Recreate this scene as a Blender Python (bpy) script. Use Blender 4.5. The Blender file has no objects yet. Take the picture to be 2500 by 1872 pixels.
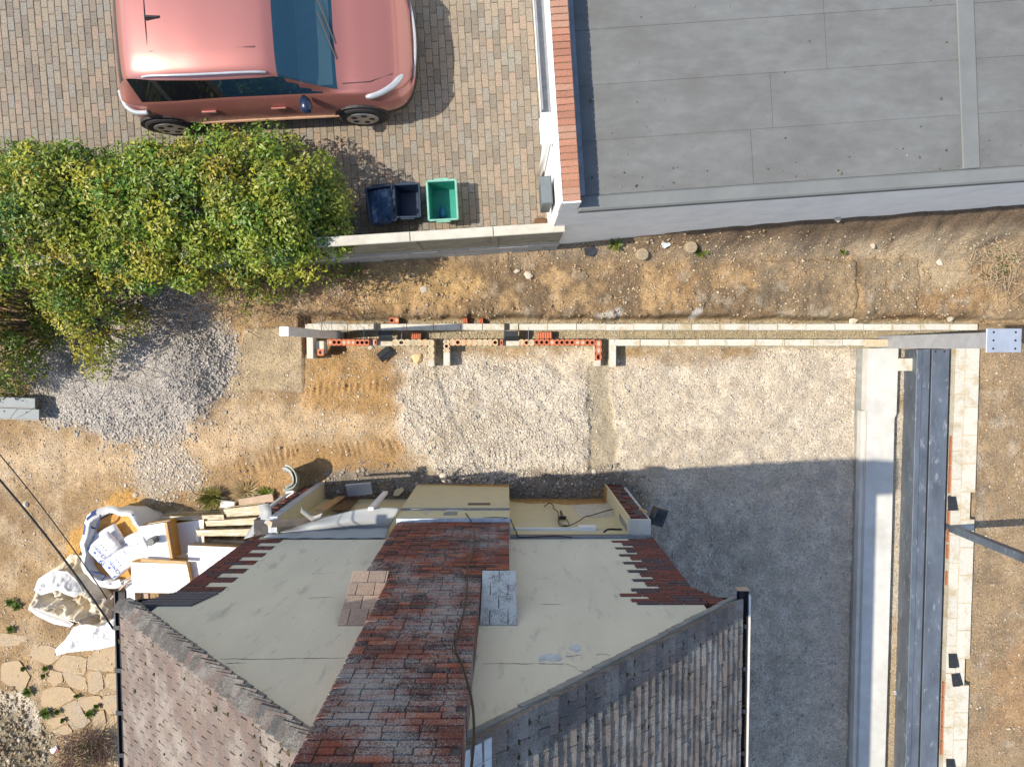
import bpy, bmesh, math, random
import numpy as np
from mathutils import Vector, Matrix, Euler
random.seed(7); rng = np.random.default_rng(11)
R = math.radians
scene = bpy.context.scene
# ------------------------------------------------------------------ camera, sky, sun, exposure
H, F = 11.5, 1740.0
TX, TY = -math.atan2(86, F), -math.atan2(10, F)
cam = bpy.data.cameras.new('camera'); cam_o = bpy.data.objects.new('camera', cam)
scene.collection.objects.link(cam_o); scene.camera = cam_o
cam.sensor_width = 36; cam.lens = 36 * F / 2500; cam.clip_start = .1; cam.clip_end = 2000
cam_o.location = (0, 0, H); cam_o.rotation_mode = 'XYZ'; cam_o.rotation_euler = (TX, TY, 0)
SUN_EL, SUN_DIR = R(51.8), Vector((-1, -0.063, 0)).normalized()
world = bpy.data.worlds.new('World'); scene.world = world; world.use_nodes = True
wn = world.node_tree.nodes; wl = world.node_tree.links
sky = wn.new('ShaderNodeTexSky'); sky.sky_type = 'NISHITA'; sky.sun_disc = False
sky.sun_elevation = SUN_EL; sky.sun_rotation = math.atan2(SUN_DIR.x, SUN_DIR.y)
sky.air_density = 1.0; sky.dust_density = 1.0; sky.ozone_density = 1.0
bg = wn['Background']; bg.inputs['Strength'].default_value = 0.15
wl.new(sky.outputs[0], bg.inputs[0])
sun = bpy.data.lights.new('sun', 'SUN'); sun.energy = 4.1; sun.angle = R(.53); sun.color = (1, .9, .75)
sun_o = bpy.data.objects.new('sun', sun); scene.collection.objects.link(sun_o)
sd = Vector((SUN_DIR.x * math.cos(SUN_EL), SUN_DIR.y * math.cos(SUN_EL), math.sin(SUN_EL)))
sun_o.rotation_euler = (-sd).to_track_quat('-Z', 'Y').to_euler(); sun_o.location = (-20, 0, 30)
vs = scene.view_settings; vs.view_transform = 'Standard'; vs.look = 'None'; vs.gamma = 1; vs.exposure = 0.5
vs.use_curve_mapping = False
scene.cycles.max_bounces = 6; scene.cycles.transparent_max_bounces = 8
# ------------------------------------------------------------------ helpers
_cr = Euler((TX, TY, 0), 'XYZ').to_matrix()
def ray(px, py): return _cr @ Vector(((px - 1250) / F, -(py - 936) / F, -1))
def W(px, py, z=0.0):
    d = ray(px, py); t = (z - H) / d.z; return Vector((d.x * t, d.y * t, z))
def WY(px, py, y):
    d = ray(px, py); t = y / d.y; return Vector((d.x * t, y, H + d.z * t))
C = scene.collection.objects
def mesh(name, v, f, mats=None, smooth=False, mi=None):
    m = bpy.data.meshes.new(name); m.from_pydata([tuple(p) for p in v], [], [tuple(q) for q in f])
    if mats is not None:
        for x in (mats if isinstance(mats, (list, tuple)) else [mats]): m.materials.append(x)
    if mi is not None: m.polygons.foreach_set('material_index', mi)
    if smooth: m.polygons.foreach_set('use_smooth', [True] * len(m.polygons))
    m.update(); return m
def npmesh(name, v, f, mat, col=None, smooth=False):
    v = np.asarray(v, np.float32); f = np.asarray(f, np.int32); k = f.shape[1]
    m = bpy.data.meshes.new(name); m.vertices.add(len(v)); m.vertices.foreach_set('co', v.ravel())
    m.loops.add(f.size); m.loops.foreach_set('vertex_index', f.ravel())
    m.polygons.add(len(f)); m.polygons.foreach_set('loop_start', np.arange(0, f.size, k, dtype=np.int32))
    m.polygons.foreach_set('loop_total', np.full(len(f), k, np.int32))
    if smooth: m.polygons.foreach_set('use_smooth', np.ones(len(f), bool))
    m.update(calc_edges=True); m.materials.append(mat)
    if col is not None:
        a = m.color_attributes.new('Col', 'FLOAT_COLOR', 'POINT')
        c = np.ones((len(v), 4), np.float32); c[:, :3] = col; a.data.foreach_set('color', c.ravel())
    return m
def ob(name, me, parent=None, loc=None, rot=None, label=None, cat=None, group=None, kind=None):
    o = bpy.data.objects.new(name, me); C.link(o)
    if parent is not None: o.parent = parent
    if loc is not None: o.location = loc
    if rot is not None: o.rotation_euler = rot
    if label: o['label'] = label
    if cat: o['category'] = cat
    if group: o['group'] = group
    if kind: o['kind'] = kind
    return o
def thing(name, label, cat, loc=(0, 0, 0), rot=None, group=None):
    return ob(name, None, None, loc, rot, label, cat, group, 'thing' if name.endswith('wall') else None)
def prism(poly, z0, z1, taper=0.0):
    """closed prism of xy polygon (ccw) ; returns verts, faces"""
    n = len(poly); v = [(p[0], p[1], z0) for p in poly] + [(p[0], p[1], z1) for p in poly]
    f = [tuple(range(n - 1, -1, -1)), tuple(range(n, 2 * n))] + [(i, (i + 1) % n, n + (i + 1) % n, n + i) for i in range(n)]
    return v, f
def ccw(poly):
    a = sum(poly[i][0] * poly[(i + 1) % len(poly)][1] - poly[(i + 1) % len(poly)][0] * poly[i][1] for i in range(len(poly)))
    return poly if a > 0 else poly[::-1]
BF = [(0, 3, 2, 1), (4, 5, 6, 7), (0, 1, 5, 4), (1, 2, 6, 5), (2, 3, 7, 6), (3, 0, 4, 7)]
def bv(x0, x1, y0, y1, z0, z1): return [(x0, y0, z0), (x1, y0, z0), (x1, y1, z0), (x0, y1, z0), (x0, y0, z1), (x1, y0, z1), (x1, y1, z1), (x0, y1, z1)]
class MB:
    def __init__(s): s.v = []; s.f = []; s.m = []
    def add(s, v, f, mi=0):
        b = len(s.v); s.v += [tuple(p) for p in v]; s.f += [tuple(i + b for i in q) for q in f]; s.m += [mi] * len(f); return s
    def box(s, x0, x1, y0, y1, z0, z1, mi=0): return s.add(bv(x0, x1, y0, y1, z0, z1), BF, mi)
    def cham(s, x0, x1, y0, y1, z0, z1, c, mi=0):
        """box with chamfered top edges"""
        v = bv(x0, x1, y0, y1, z0, z1 - c) + [(x0 + c, y0 + c, z1), (x1 - c, y0 + c, z1), (x1 - c, y1 - c, z1), (x0 + c, y1 - c, z1)]
        f = [(0, 3, 2, 1), (0, 1, 5, 4), (1, 2, 6, 5), (2, 3, 7, 6), (3, 0, 4, 7), (4, 5, 9, 8), (5, 6, 10, 9), (6, 7, 11, 10), (7, 4, 8, 11), (8, 9, 10, 11)]
        return s.add(v, f, mi)
    def tube(s, pts, r, n=6, mi=0, cap=True):
        pts = [Vector(p) for p in pts]; b = len(s.v); rr = r if isinstance(r, (list, tuple)) else [r] * len(pts)
        for i, p in enumerate(pts):
            t = (pts[min(i + 1, len(pts) - 1)] - pts[max(i - 1, 0)])
            if t.length < 1e-9: t = Vector((0, 0, 1))
            t.normalize(); a = Vector((0, 0, 1)) if abs(t.z) < .9 else Vector((1, 0, 0))
            u = t.cross(a).normalized(); w = t.cross(u)
            for k in range(n):
                an = 2 * math.pi * k / n; s.v.append(tuple(p + rr[i] * (math.cos(an) * u + math.sin(an) * w)))
        for i in range(len(pts) - 1):
            for k in range(n):
                s.f.append((b + i * n + k, b + i * n + (k + 1) % n, b + (i + 1) * n + (k + 1) % n, b + (i + 1) * n + k)); s.m.append(mi)
        if cap:
            s.f.append(tuple(b + k for k in range(n - 1, -1, -1))); e = b + (len(pts) - 1) * n; s.f.append(tuple(e + k for k in range(n))); s.m += [mi, mi]
        return s
    def cyl(s, p0, p1, r, n=16, mi=0): return s.tube([p0, p1], r, n, mi)
    def mesh(s, name, mats, smooth=False): return mesh(name, s.v, s.f, mats, smooth, s.m)
def quadbox(a, b, c, d, t, up=None):
    """slab whose top is quad a,b,c,d extruded by vector t"""
    t = Vector(t); q = [Vector(x) for x in (a, b, c, d)]
    return [x + t for x in q] + q, BF
def smoothpath(pts, n=6):
    P = [Vector(p) for p in pts]; out = []
    for i in range(len(P) - 1):
        p0, p1, p2, p3 = P[max(i - 1, 0)], P[i], P[i + 1], P[min(i + 2, len(P) - 1)]
        for k in range(n):
            t = k / n
            out.append(.5 * (2 * p1 + (p2 - p0) * t + (2 * p0 - 5 * p1 + 4 * p2 - p3) * t * t + (3 * p1 - p0 - 3 * p2 + p3) * t ** 3))
    out.append(P[-1]); return out
# numpy noise
def _h(ix, iy, s):
    n = (ix.astype(np.int64) * 374761393 + iy.astype(np.int64) * 668265263 + s * 974634777) & 0xffffffff
    n = ((n ^ (n >> 13)) * 1274126177) & 0xffffffff
    return ((n ^ (n >> 16)) & 0xffff) / 65535.0
def vn(x, y, s=0):
    x = np.asarray(x, float); y = np.asarray(y, float)
    ix = np.floor(x); iy = np.floor(y); fx = x - ix; fy = y - iy; fx = fx * fx * (3 - 2 * fx); fy = fy * fy * (3 - 2 * fy)
    a = _h(ix, iy, s); b = _h(ix + 1, iy, s); c = _h(ix, iy + 1, s); d = _h(ix + 1, iy + 1, s)
    return (a + (b - a) * fx) * (1 - fy) + (c + (d - c) * fx) * fy
def fbm(x, y, sc, o=4, s=0):
    t = 0; a = .5; w = 0
    for i in range(o): t = t + a * vn(x * sc, y * sc, s + i * 17); w += a; a *= .5; sc *= 2.03
    return t / w
def sst(a, b, x): t = np.clip((x - a) / (b - a), 0, 1); return t * t * (3 - 2 * t)
def sdpoly(x, y, poly):
    d = np.full(np.shape(x), 1e9); inside = np.zeros(np.shape(x), bool); n = len(poly)
    for i in range(n):
        ax, ay = poly[i][0], poly[i][1]; bx, by = poly[(i + 1) % n][0], poly[(i + 1) % n][1]
        ex, ey = bx - ax, by - ay; t = np.clip(((x - ax) * ex + (y - ay) * ey) / (ex * ex + ey * ey + 1e-12), 0, 1)
        d = np.minimum(d, np.hypot(x - ax - t * ex, y - ay - t * ey))
        c = ((ay > y) != (by > y)) & (x < (bx - ax) * (y - ay) / (by - ay + 1e-12) + ax); inside ^= c
    return np.where(inside, d, -d)
def pw(pts, z=0.0): return [tuple(W(a, b, z)[:2]) for a, b in pts]
# ------------------------------------------------------------------ materials
def nodes(name):
    m = bpy.data.materials.new(name); m.use_nodes = True; return m, m.node_tree.nodes, m.node_tree.links, m.node_tree.nodes['Principled BSDF']
def _co(N, L, sc=(1, 1, 1), world=False):
    tc = N.new('ShaderNodeNewGeometry' if world else 'ShaderNodeTexCoord'); mp = N.new('ShaderNodeMapping')
    L.new(tc.outputs['Position' if world else 'Object'], mp.inputs[0]); mp.inputs['Scale'].default_value = sc; return mp.outputs[0]
def _noise(N, L, co, scale, detail=4, rough=.6):
    n = N.new('ShaderNodeTexNoise'); L.new(co, n.inputs['Vector']); n.inputs['Scale'].default_value = scale
    n.inputs['Detail'].default_value = detail; n.inputs['Roughness'].default_value = rough; return n.outputs['Fac']
def _ramp(N, L, fac, stops, interp='LINEAR'):
    r = N.new('ShaderNodeValToRGB'); r.color_ramp.interpolation = interp; L.new(fac, r.inputs[0])
    while len(r.color_ramp.elements) < len(stops): r.color_ramp.elements.new(.5)
    for e, (p, c) in zip(r.color_ramp.elements, stops):
        e.position = p; e.color = (c, c, c, 1) if not hasattr(c, '__len__') else (*c, 1)
    return r.outputs[0]
def _mix(N, L, fac, a, b, mode='MIX'):
    m = N.new('ShaderNodeMix'); m.data_type = 'RGBA'; m.blend_type = mode
    for s, v in ((0, fac), (6, a), (7, b)):
        if hasattr(v, 'links') or hasattr(v, 'is_linked'): L.new(v, m.inputs[s])
        elif s == 0: m.inputs[0].default_value = v
        else: m.inputs[s].default_value = (*v, 1)
    return m.outputs[2]
def _bump(N, L, bs, h, st=.3, dist=.01, nrm=None):
    b = N.new('ShaderNodeBump'); b.inputs['Strength'].default_value = st; b.inputs['Distance'].default_value = dist
    L.new(h, b.inputs['Height'])
    if nrm is not None: L.new(nrm, b.inputs['Normal'])
    L.new(b.outputs[0], bs.inputs['Normal']); return b.outputs[0]
def simple(name, col, rough=.7, metal=0, var=.15, sc=8, bump=.15, bsc=60, world=False, stain=None, ssc=3, sth=(.5, .7), coat=0, stretch=(1, 1, 1), spec=.5, rnd=0):
    m, N, L, B = nodes(name); co = _co(N, L, stretch, world)
    n1 = _noise(N, L, co, sc, 5); lo = tuple(c * (1 - var) for c in col); hi = tuple(min(1, c * (1 + var)) for c in col)
    c = _ramp(N, L, n1, [(.3, lo), (.7, hi)])
    if stain:
        n2 = _noise(N, L, co, ssc, 6, .65); k = _ramp(N, L, n2, [(sth[0], 0.0), (sth[1], 1.0)]); c = _mix(N, L, k, c, stain)
    if rnd:
        oi = N.new('ShaderNodeObjectInfo'); k = _ramp(N, L, oi.outputs['Random'], [(0, 1 - rnd), (1, 1 + rnd * .6)]); c = _mix(N, L, 1.0, c, k, 'MULTIPLY')
    L.new(c, B.inputs['Base Color']); B.inputs['Roughness'].default_value = rough; B.inputs['Metallic'].default_value = metal
    B.inputs['Coat Weight'].default_value = coat; B.inputs['Specular IOR Level'].default_value = spec
    if bump: _bump(N, L, B, _noise(N, L, co, bsc, 4), bump, .01)
    return m
def pieces(name, cols, src, lich=None, lsc=3, lth=(.45, .62), spsc=90, rough=.9, bump=.5, moss=None, mth=(.62, .7), msc=2.2, bsc=70, zg=None):
    """material for repeated pieces: colour by piece, then lichen / moss in world space"""
    m, N, L, B = nodes(name); co = _co(N, L, world=True)
    if src == 'obj': r = N.new('ShaderNodeObjectInfo').outputs['Random']
    else:
        a = N.new('ShaderNodeAttribute'); a.attribute_name = 'Col'; r = a.outputs['Fac']
    n = len(cols); c = _ramp(N, L, r, [(i / n, cols[i]) for i in range(n)], 'CONSTANT')
    n1 = _noise(N, L, co, spsc, 3, .7); c = _mix(N, L, 1.0, c, _ramp(N, L, n1, [(.3, .62), (.7, 1.35)]), 'MULTIPLY')
    if lich:
        k1 = _noise(N, L, co, lsc, 7, .72); k2 = _noise(N, L, co, spsc * 1.3, 2, .6)
        ad = N.new('ShaderNodeMath'); ad.operation = 'MULTIPLY_ADD'; L.new(k2, ad.inputs[0]); ad.inputs[1].default_value = .7; L.new(k1, ad.inputs[2])
        if zg:
            sx_ = N.new('ShaderNodeSeparateXYZ'); L.new(co, sx_.inputs[0]); mm = N.new('ShaderNodeMath'); mm.operation = 'MULTIPLY_ADD'; L.new(sx_.outputs[2], mm.inputs[0]); mm.inputs[1].default_value = zg[1]; mm.inputs[2].default_value = -zg[0] * zg[1]; a2 = N.new('ShaderNodeMath'); a2.operation = 'ADD'; L.new(mm.outputs[0], a2.inputs[0]); L.new(ad.outputs[0], a2.inputs[1]); ad = a2
        k = _ramp(N, L, ad.outputs[0], [(lth[0] + .33, 0.0), (lth[1] + .33, 1.0)]); c = _mix(N, L, k, c, lich)
    if moss:
        k = _ramp(N, L, _noise(N, L, co, msc, 8, .75), [(mth[0], 0.0), (mth[1], 1.0)]); c = _mix(N, L, k, c, moss)
    L.new(c, B.inputs['Base Color']); B.inputs['Roughness'].default_value = rough
    _bump(N, L, B, _noise(N, L, co, bsc, 5, .7), bump, .012)
    return m
def colmat(name, rough=.9, bump=0, bsc=200, mul=(.75, 1.25), nsc=150, trans=0):
    m, N, L, B = nodes(name); a = N.new('ShaderNodeAttribute'); a.attribute_name = 'Col'
    co = _co(N, L, world=True); c = _mix(N, L, 1.0, a.outputs['Color'], _ramp(N, L, _noise(N, L, co, nsc, 3), [(.3, mul[0]), (.7, mul[1])]), 'MULTIPLY')
    L.new(c, B.inputs['Base Color']); B.inputs['Roughness'].default_value = rough
    if bump: _bump(N, L, B, _noise(N, L, co, bsc, 3), bump, .01)
    if trans:
        tr = N.new('ShaderNodeBsdfTranslucent'); L.new(c, tr.inputs[0]); mx = N.new('ShaderNodeMixShader'); mx.inputs[0].default_value = trans
        L.new(B.outputs[0], mx.inputs[1]); L.new(tr.outputs[0], mx.inputs[2]); L.new(mx.outputs[0], N['Material Output'].inputs[0])
    return m
def ground_mat():
    m, N, L, B = nodes('ground_soil'); co = _co(N, L, world=True)
    a = N.new('ShaderNodeAttribute'); a.attribute_name = 'Col'; c = a.outputs['Color']
    c = _mix(N, L, 1.0, c, _ramp(N, L, _noise(N, L, co, 3.0, 8, .68), [(.28, .74), (.72, 1.38)]), 'MULTIPLY')
    c = _mix(N, L, 1.0, c, _ramp(N, L, _noise(N, L, co, 38, 6, .8), [(.32, .55), (.68, 1.62)]), 'MULTIPLY')
    vo = N.new('ShaderNodeTexVoronoi'); L.new(co, vo.inputs['Vector']); vo.inputs['Scale'].default_value = 34; vo.inputs['Randomness'].default_value = 1
    sep = N.new('ShaderNodeSeparateColor'); L.new(vo.outputs['Color'], sep.inputs[0])
    pk = _ramp(N, L, sep.outputs[0], [(.8, 0.0), (.86, 1.0)]); pd = _ramp(N, L, vo.outputs['Distance'], [(.25, 1.0), (.42, 0.0)])
    mu = N.new('ShaderNodeMath'); mu.operation = 'MULTIPLY'; L.new(pk, mu.inputs[0]); L.new(pd, mu.inputs[1])
    mu2 = N.new('ShaderNodeMath'); mu2.operation = 'MULTIPLY'; L.new(mu.outputs[0], mu2.inputs[0]); mu2.inputs[1].default_value = .3
    c = _mix(N, L, mu2.outputs[0], c, (.55, .5, .42))
    L.new(c, B.inputs['Base Color']); B.inputs['Roughness'].default_value = .95; B.inputs['Specular IOR Level'].default_value = .2
    ad = N.new('ShaderNodeMath'); ad.operation = 'MULTIPLY_ADD'; L.new(mu.outputs[0], ad.inputs[0]); ad.inputs[1].default_value = .6; L.new(_noise(N, L, co, 38, 7, .72), ad.inputs[2])
    _bump(N, L, B, ad.outputs[0], 1.0, .045); return m
M = {}
M['ground'] = ground_mat()
M['stone'] = colmat('stone', bump=.4, bsc=120, mul=(.7, 1.25), nsc=110)
M['leaf'] = colmat('leaf', rough=.42, mul=(.85, 1.15), nsc=30, trans=.22)
M['twig'] = simple('twig', (.17, .12, .085), .9, var=.3, sc=20)
M['drytwig'] = simple('dry_twig', (.42, .33, .22), .9, var=.3, sc=20)
M['block'] = simple('concrete_block', (.56, .54, .47), .92, var=.12, sc=30, bump=.35, bsc=120, world=True, stain=(.44, .37, .24), ssc=4.2, sth=(.5, .66), rnd=.07)
M['conc'] = simple('concrete', (.57, .57, .53), .9, var=.08, sc=6, bump=.2, bsc=90, world=True, stain=(.45, .44, .4), ssc=1.6, sth=(.45, .75))
M['dconc'] = simple('dark_concrete', (.25, .255, .24), .9, var=.2, sc=9, bump=.3, world=True)
M['terra'] = simple('terracotta', (.52, .165, .085), .85, var=.15, sc=25, bump=.3, world=True, rnd=.15)
M['mortar'] = simple('mortar', (.5, .42, .28), .95, var=.2, sc=30, bump=.6, bsc=90, world=True)
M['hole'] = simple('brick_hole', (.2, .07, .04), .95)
M['steel'] = simple('primed_steel', (.12, .145, .18), .5, .25, var=.25, sc=5, bump=.05, world=True, stain=(.36, .38, .4), ssc=13, sth=(.58, .74), stretch=(1, .4, 1))
M['steel2'] = simple('grey_steel', (.37, .39, .42), .5, .2, var=.15, sc=5, bump=.05, world=True, stain=(.42, .43, .44), ssc=6, sth=(.5, .85), stretch=(.2, 1, 1))
M['galv'] = simple('galvanised_plate', (.5, .55, .62), .45, .5, var=.1, sc=6, bump=.05)
M['post'] = simple('grey_post', (.7, .67, .62), .6, .2, var=.1, sc=6, bump=.05)
M['white'] = simple('white_paint', (.8, .8, .79), .6, var=.04, sc=4, bump=.05)
M['gwhite'] = simple('garage_render', (.9, .9, .87), .85, var=.06, sc=3, bump=.2, bsc=50, world=True, stain=(.7, .71, .72), ssc=1.4, sth=(.55, .85))
M['black'] = simple('black_plastic', (.02, .023, .028), .45, var=.2, sc=20, bump=.05, stain=(.1, .1, .1), ssc=9, sth=(.6, .8))
M['render'] = simple('cream_render', (.69, .65, .52), .93, var=.07, sc=2.0, bump=.3, bsc=70, world=True, stain=(.34, .34, .3), ssc=7, sth=(.56, .82), stretch=(1, 1, .3))
M['cream'] = simple('yellow_cream_paint', (.64, .575, .36), .8, var=.05, sc=3, bump=.08, world=True, stain=(.5, .41, .22), ssc=3, sth=(.56, .85))
M['rust'] = simple('damp_stain', (.46, .27, .09), .9, var=.3, sc=12, world=True)
M['plaster'] = simple('bare_plaster', (.57, .54, .46), .9, var=.12, sc=9, world=True)
M['lead'] = simple('lead_flashing', (.24, .26, .29), .6, .2, var=.2, sc=10, bump=.2, world=True)
M['lightlead'] = simple('pale_flashing', (.5, .55, .6), .7, .1, var=.2, sc=12, bump=.4, bsc=40, world=True)
M['membrane'] = simple('grey_membrane', (.36, .375, .38), .6, var=.08, sc=3, bump=.1)
M['timber'] = simple('timber', (.5, .33, .16), .8, var=.2, sc=6, bump=.2, stretch=(1, 8, 8))
M['pinktimber'] = simple('weathered_timber', (.45, .34, .25), .85, var=.15, sc=8, bump=.2)
M['dtimber'] = simple('dark_timber', (.12, .065, .03), .85, var=.2, sc=8, bump=.2)
M['foam'] = simple('foam_edge', (.62, .36, .08), .8, var=.15, sc=30, bump=.2)
M['board'] = simple('insulation_facing', (.82, .82, .79), .55, var=.03, sc=5, bump=.05, world=True, stain=(.62, .58, .5), ssc=4.5, sth=(.6, .78))
M['wrapside'] = simple('board_edge_wrapped', (.36, .26, .11), .4, var=.4, sc=14, bump=.2, stretch=(1, 1, 8))
M['sack'] = simple('woven_sack', (.74, .74, .72), .65, var=.06, sc=9, bump=.25, bsc=25)
M['creamsack'] = simple('cream_sack', (.66, .61, .5), .75, var=.12, sc=5, bump=.25, bsc=25, stain=(.42, .31, .16), ssc=3, sth=(.46, .7))
M['bag'] = simple('cement_bag', (.7, .72, .76), .4, var=.05, sc=8, bump=.35, bsc=14)
M['blue'] = simple('blue_print', (.02, .09, .42), .5, var=.1)
M['navy'] = simple('navy_print', (.04, .07, .2), .6, var=.2)
M['sand'] = simple('building_sand', (.56, .31, .09), .95, var=.2, sc=12, bump=.6, bsc=50)
M['cable'] = simple('cable', (.007, .007, .008), .5, var=.1, bump=0)
M['cablegrey'] = simple('grey_cable', (.22, .2, .17), .6, var=.1, bump=0)
M['gutter'] = simple('black_gutter', (.022, .025, .032), .4, var=.2, bump=.05)
M['gutterin'] = simple('gutter_silt', (.05, .048, .045), .8, var=.4, sc=10)
M['felt'] = simple('roof_felt', (.155, .163, .162), .85, var=.12, sc=9, bump=.3, bsc=90, world=True, stain=(.118, .118, .114), ssc=2.6, sth=(.4, .75), stretch=(.5, 1, 1))
M['felt2'] = simple('pale_felt', (.165, .176, .175), .85, var=.1, sc=3, bump=.2, world=True)
M['gbrick'] = pieces('parapet_brick', [(.37, .17, .11), (.42, .2, .13), (.33, .15, .1), (.4, .22, .15)], 'obj')
bc = [(.16, .05, .034), (.22, .062, .036), (.09, .036, .03), (.18, .055, .04), (.3, .082, .036), (.055, .032, .032), (.2, .066, .046), (.13, .046, .034)]
M['brick'] = pieces('chimney_brick', bc, 'obj', lich=(.33, .325, .315), lsc=1.3, lth=(.5, .72), spsc=75, zg=(5.2, .022))
M['brickS'] = pieces('chimney_brick_rest', bc, 'attr', lich=(.33, .325, .315), lsc=1.3, lth=(.5, .72), spsc=75, zg=(5.2, .022))
M['cmort'] = simple('chimney_mortar', (.11, .105, .1), .95, var=.3, sc=12, bump=.6, world=True, stain=(.06, .055, .055), ssc=4, sth=(.42, .6))
qc = [(.15, .045, .035), (.19, .056, .042), (.1, .05, .05), (.16, .05, .04), (.085, .06, .068)]
M['quoin'] = pieces('quoin_brick', qc, 'obj', spsc=60)
M['wallbrick'] = pieces('wall_brick', qc, 'attr', spsc=60)
tl = [(.145, .108, .093), (.16, .118, .1), (.127, .1, .089), (.165, .124, .106), (.135, .108, .097)]
M['tileL'] = pieces('roof_tile_left', tl, 'obj', lich=(.27, .24, .21), lsc=2.4, lth=(.5, .68), spsc=110, moss=(.06, .045, .02), mth=(.66, .69), msc=3.2)
M['tileLS'] = pieces('roof_tile_left_rest', tl, 'attr', lich=(.27, .24, .21), lsc=2.4, lth=(.5, .68), spsc=110)
tr = [(.15, .125, .108), (.18, .145, .122), (.13, .112, .1), (.195, .155, .13), (.11, .1, .092)]
M['tileR'] = pieces('roof_tile_right', tr, 'obj', lich=(.27, .255, .23), lsc=2.8, lth=(.5, .64), spsc=100, moss=(.045, .035, .012), mth=(.6, .65), msc=4.5)
M['tileRS'] = pieces('roof_tile_right_rest', tr, 'attr', lich=(.27, .255, .23), lsc=2.8, lth=(.5, .64), spsc=100)
M['vtile'] = pieces('verge_tile', [(.085, .082, .08), (.1, .09, .085), (.075, .075, .078), (.13, .1, .09)], 'obj', lich=(.2, .19, .175), lsc=5, lth=(.5, .62), spsc=90)  # shade of the tilted verge is put into this dark colour
M['shtile'] = pieces('shoulder_tile', [(.42, .3, .22), (.46, .34, .26), (.38, .28, .22)], 'obj', spsc=80)
M['shtile2'] = pieces('shoulder_tile_lichen', [(.27, .26, .26), (.32, .3, .3), (.22, .22, .23)], 'obj', lich=(.52, .56, .56), lsc=6, lth=(.42, .5), spsc=70, moss=(.5, .28, .03), mth=(.66, .69), msc=5)
pvc = [(.255, .212, .16), (.225, .19, .147), (.275, .23, .175), (.24, .208, .168), (.195, .168, .134), (.285, .222, .168), (.238, .22, .185)]
M['paver'] = pieces('paver', pvc, 'obj', spsc=50)
M['paverS'] = pieces('paver_rest', pvc, 'attr', spsc=50)
M['joint'] = simple('paver_joint', (.1, .085, .065), .95, var=.3, sc=10, world=True)
M['flag'] = pieces('flagstone', [(.37, .29, .195), (.36, .29, .21), (.39, .3, .19), (.34, .29, .22)], 'obj', lich=(.43, .32, .19), lsc=2.2, lth=(.42, .6), spsc=40, bump=.35)
M['fence1'] = simple('fence_panel', (.31, .29, .22), .9, var=.15, sc=5, bump=.3, world=True, stain=(.2, .19, .14), ssc=2, sth=(.5, .8))
M['fence2'] = simple('retaining_block', (.44, .44, .42), .92, var=.15, sc=8, bump=.4, world=True, rnd=.12)
M['cope'] = simple('fence_capping', (.5, .48, .41), .9, var=.12, sc=6, bump=.2, world=True)
M['rock'] = simple('rock', (.55, .49, .4), .95, var=.2, sc=10, bump=.5, rnd=.2)
M['pipe'] = simple('grey_pipe', (.1, .12, .13), .45, var=.1, bump=0)
M['steelsheet'] = simple('grey_painted_steel', (.13, .155, .175), .55, .2, var=.1, sc=6, bump=.08)
M['felt_roll'] = simple('curled_felt', (.33, .37, .3), .7, var=.15, sc=6, bump=.1)
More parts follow.
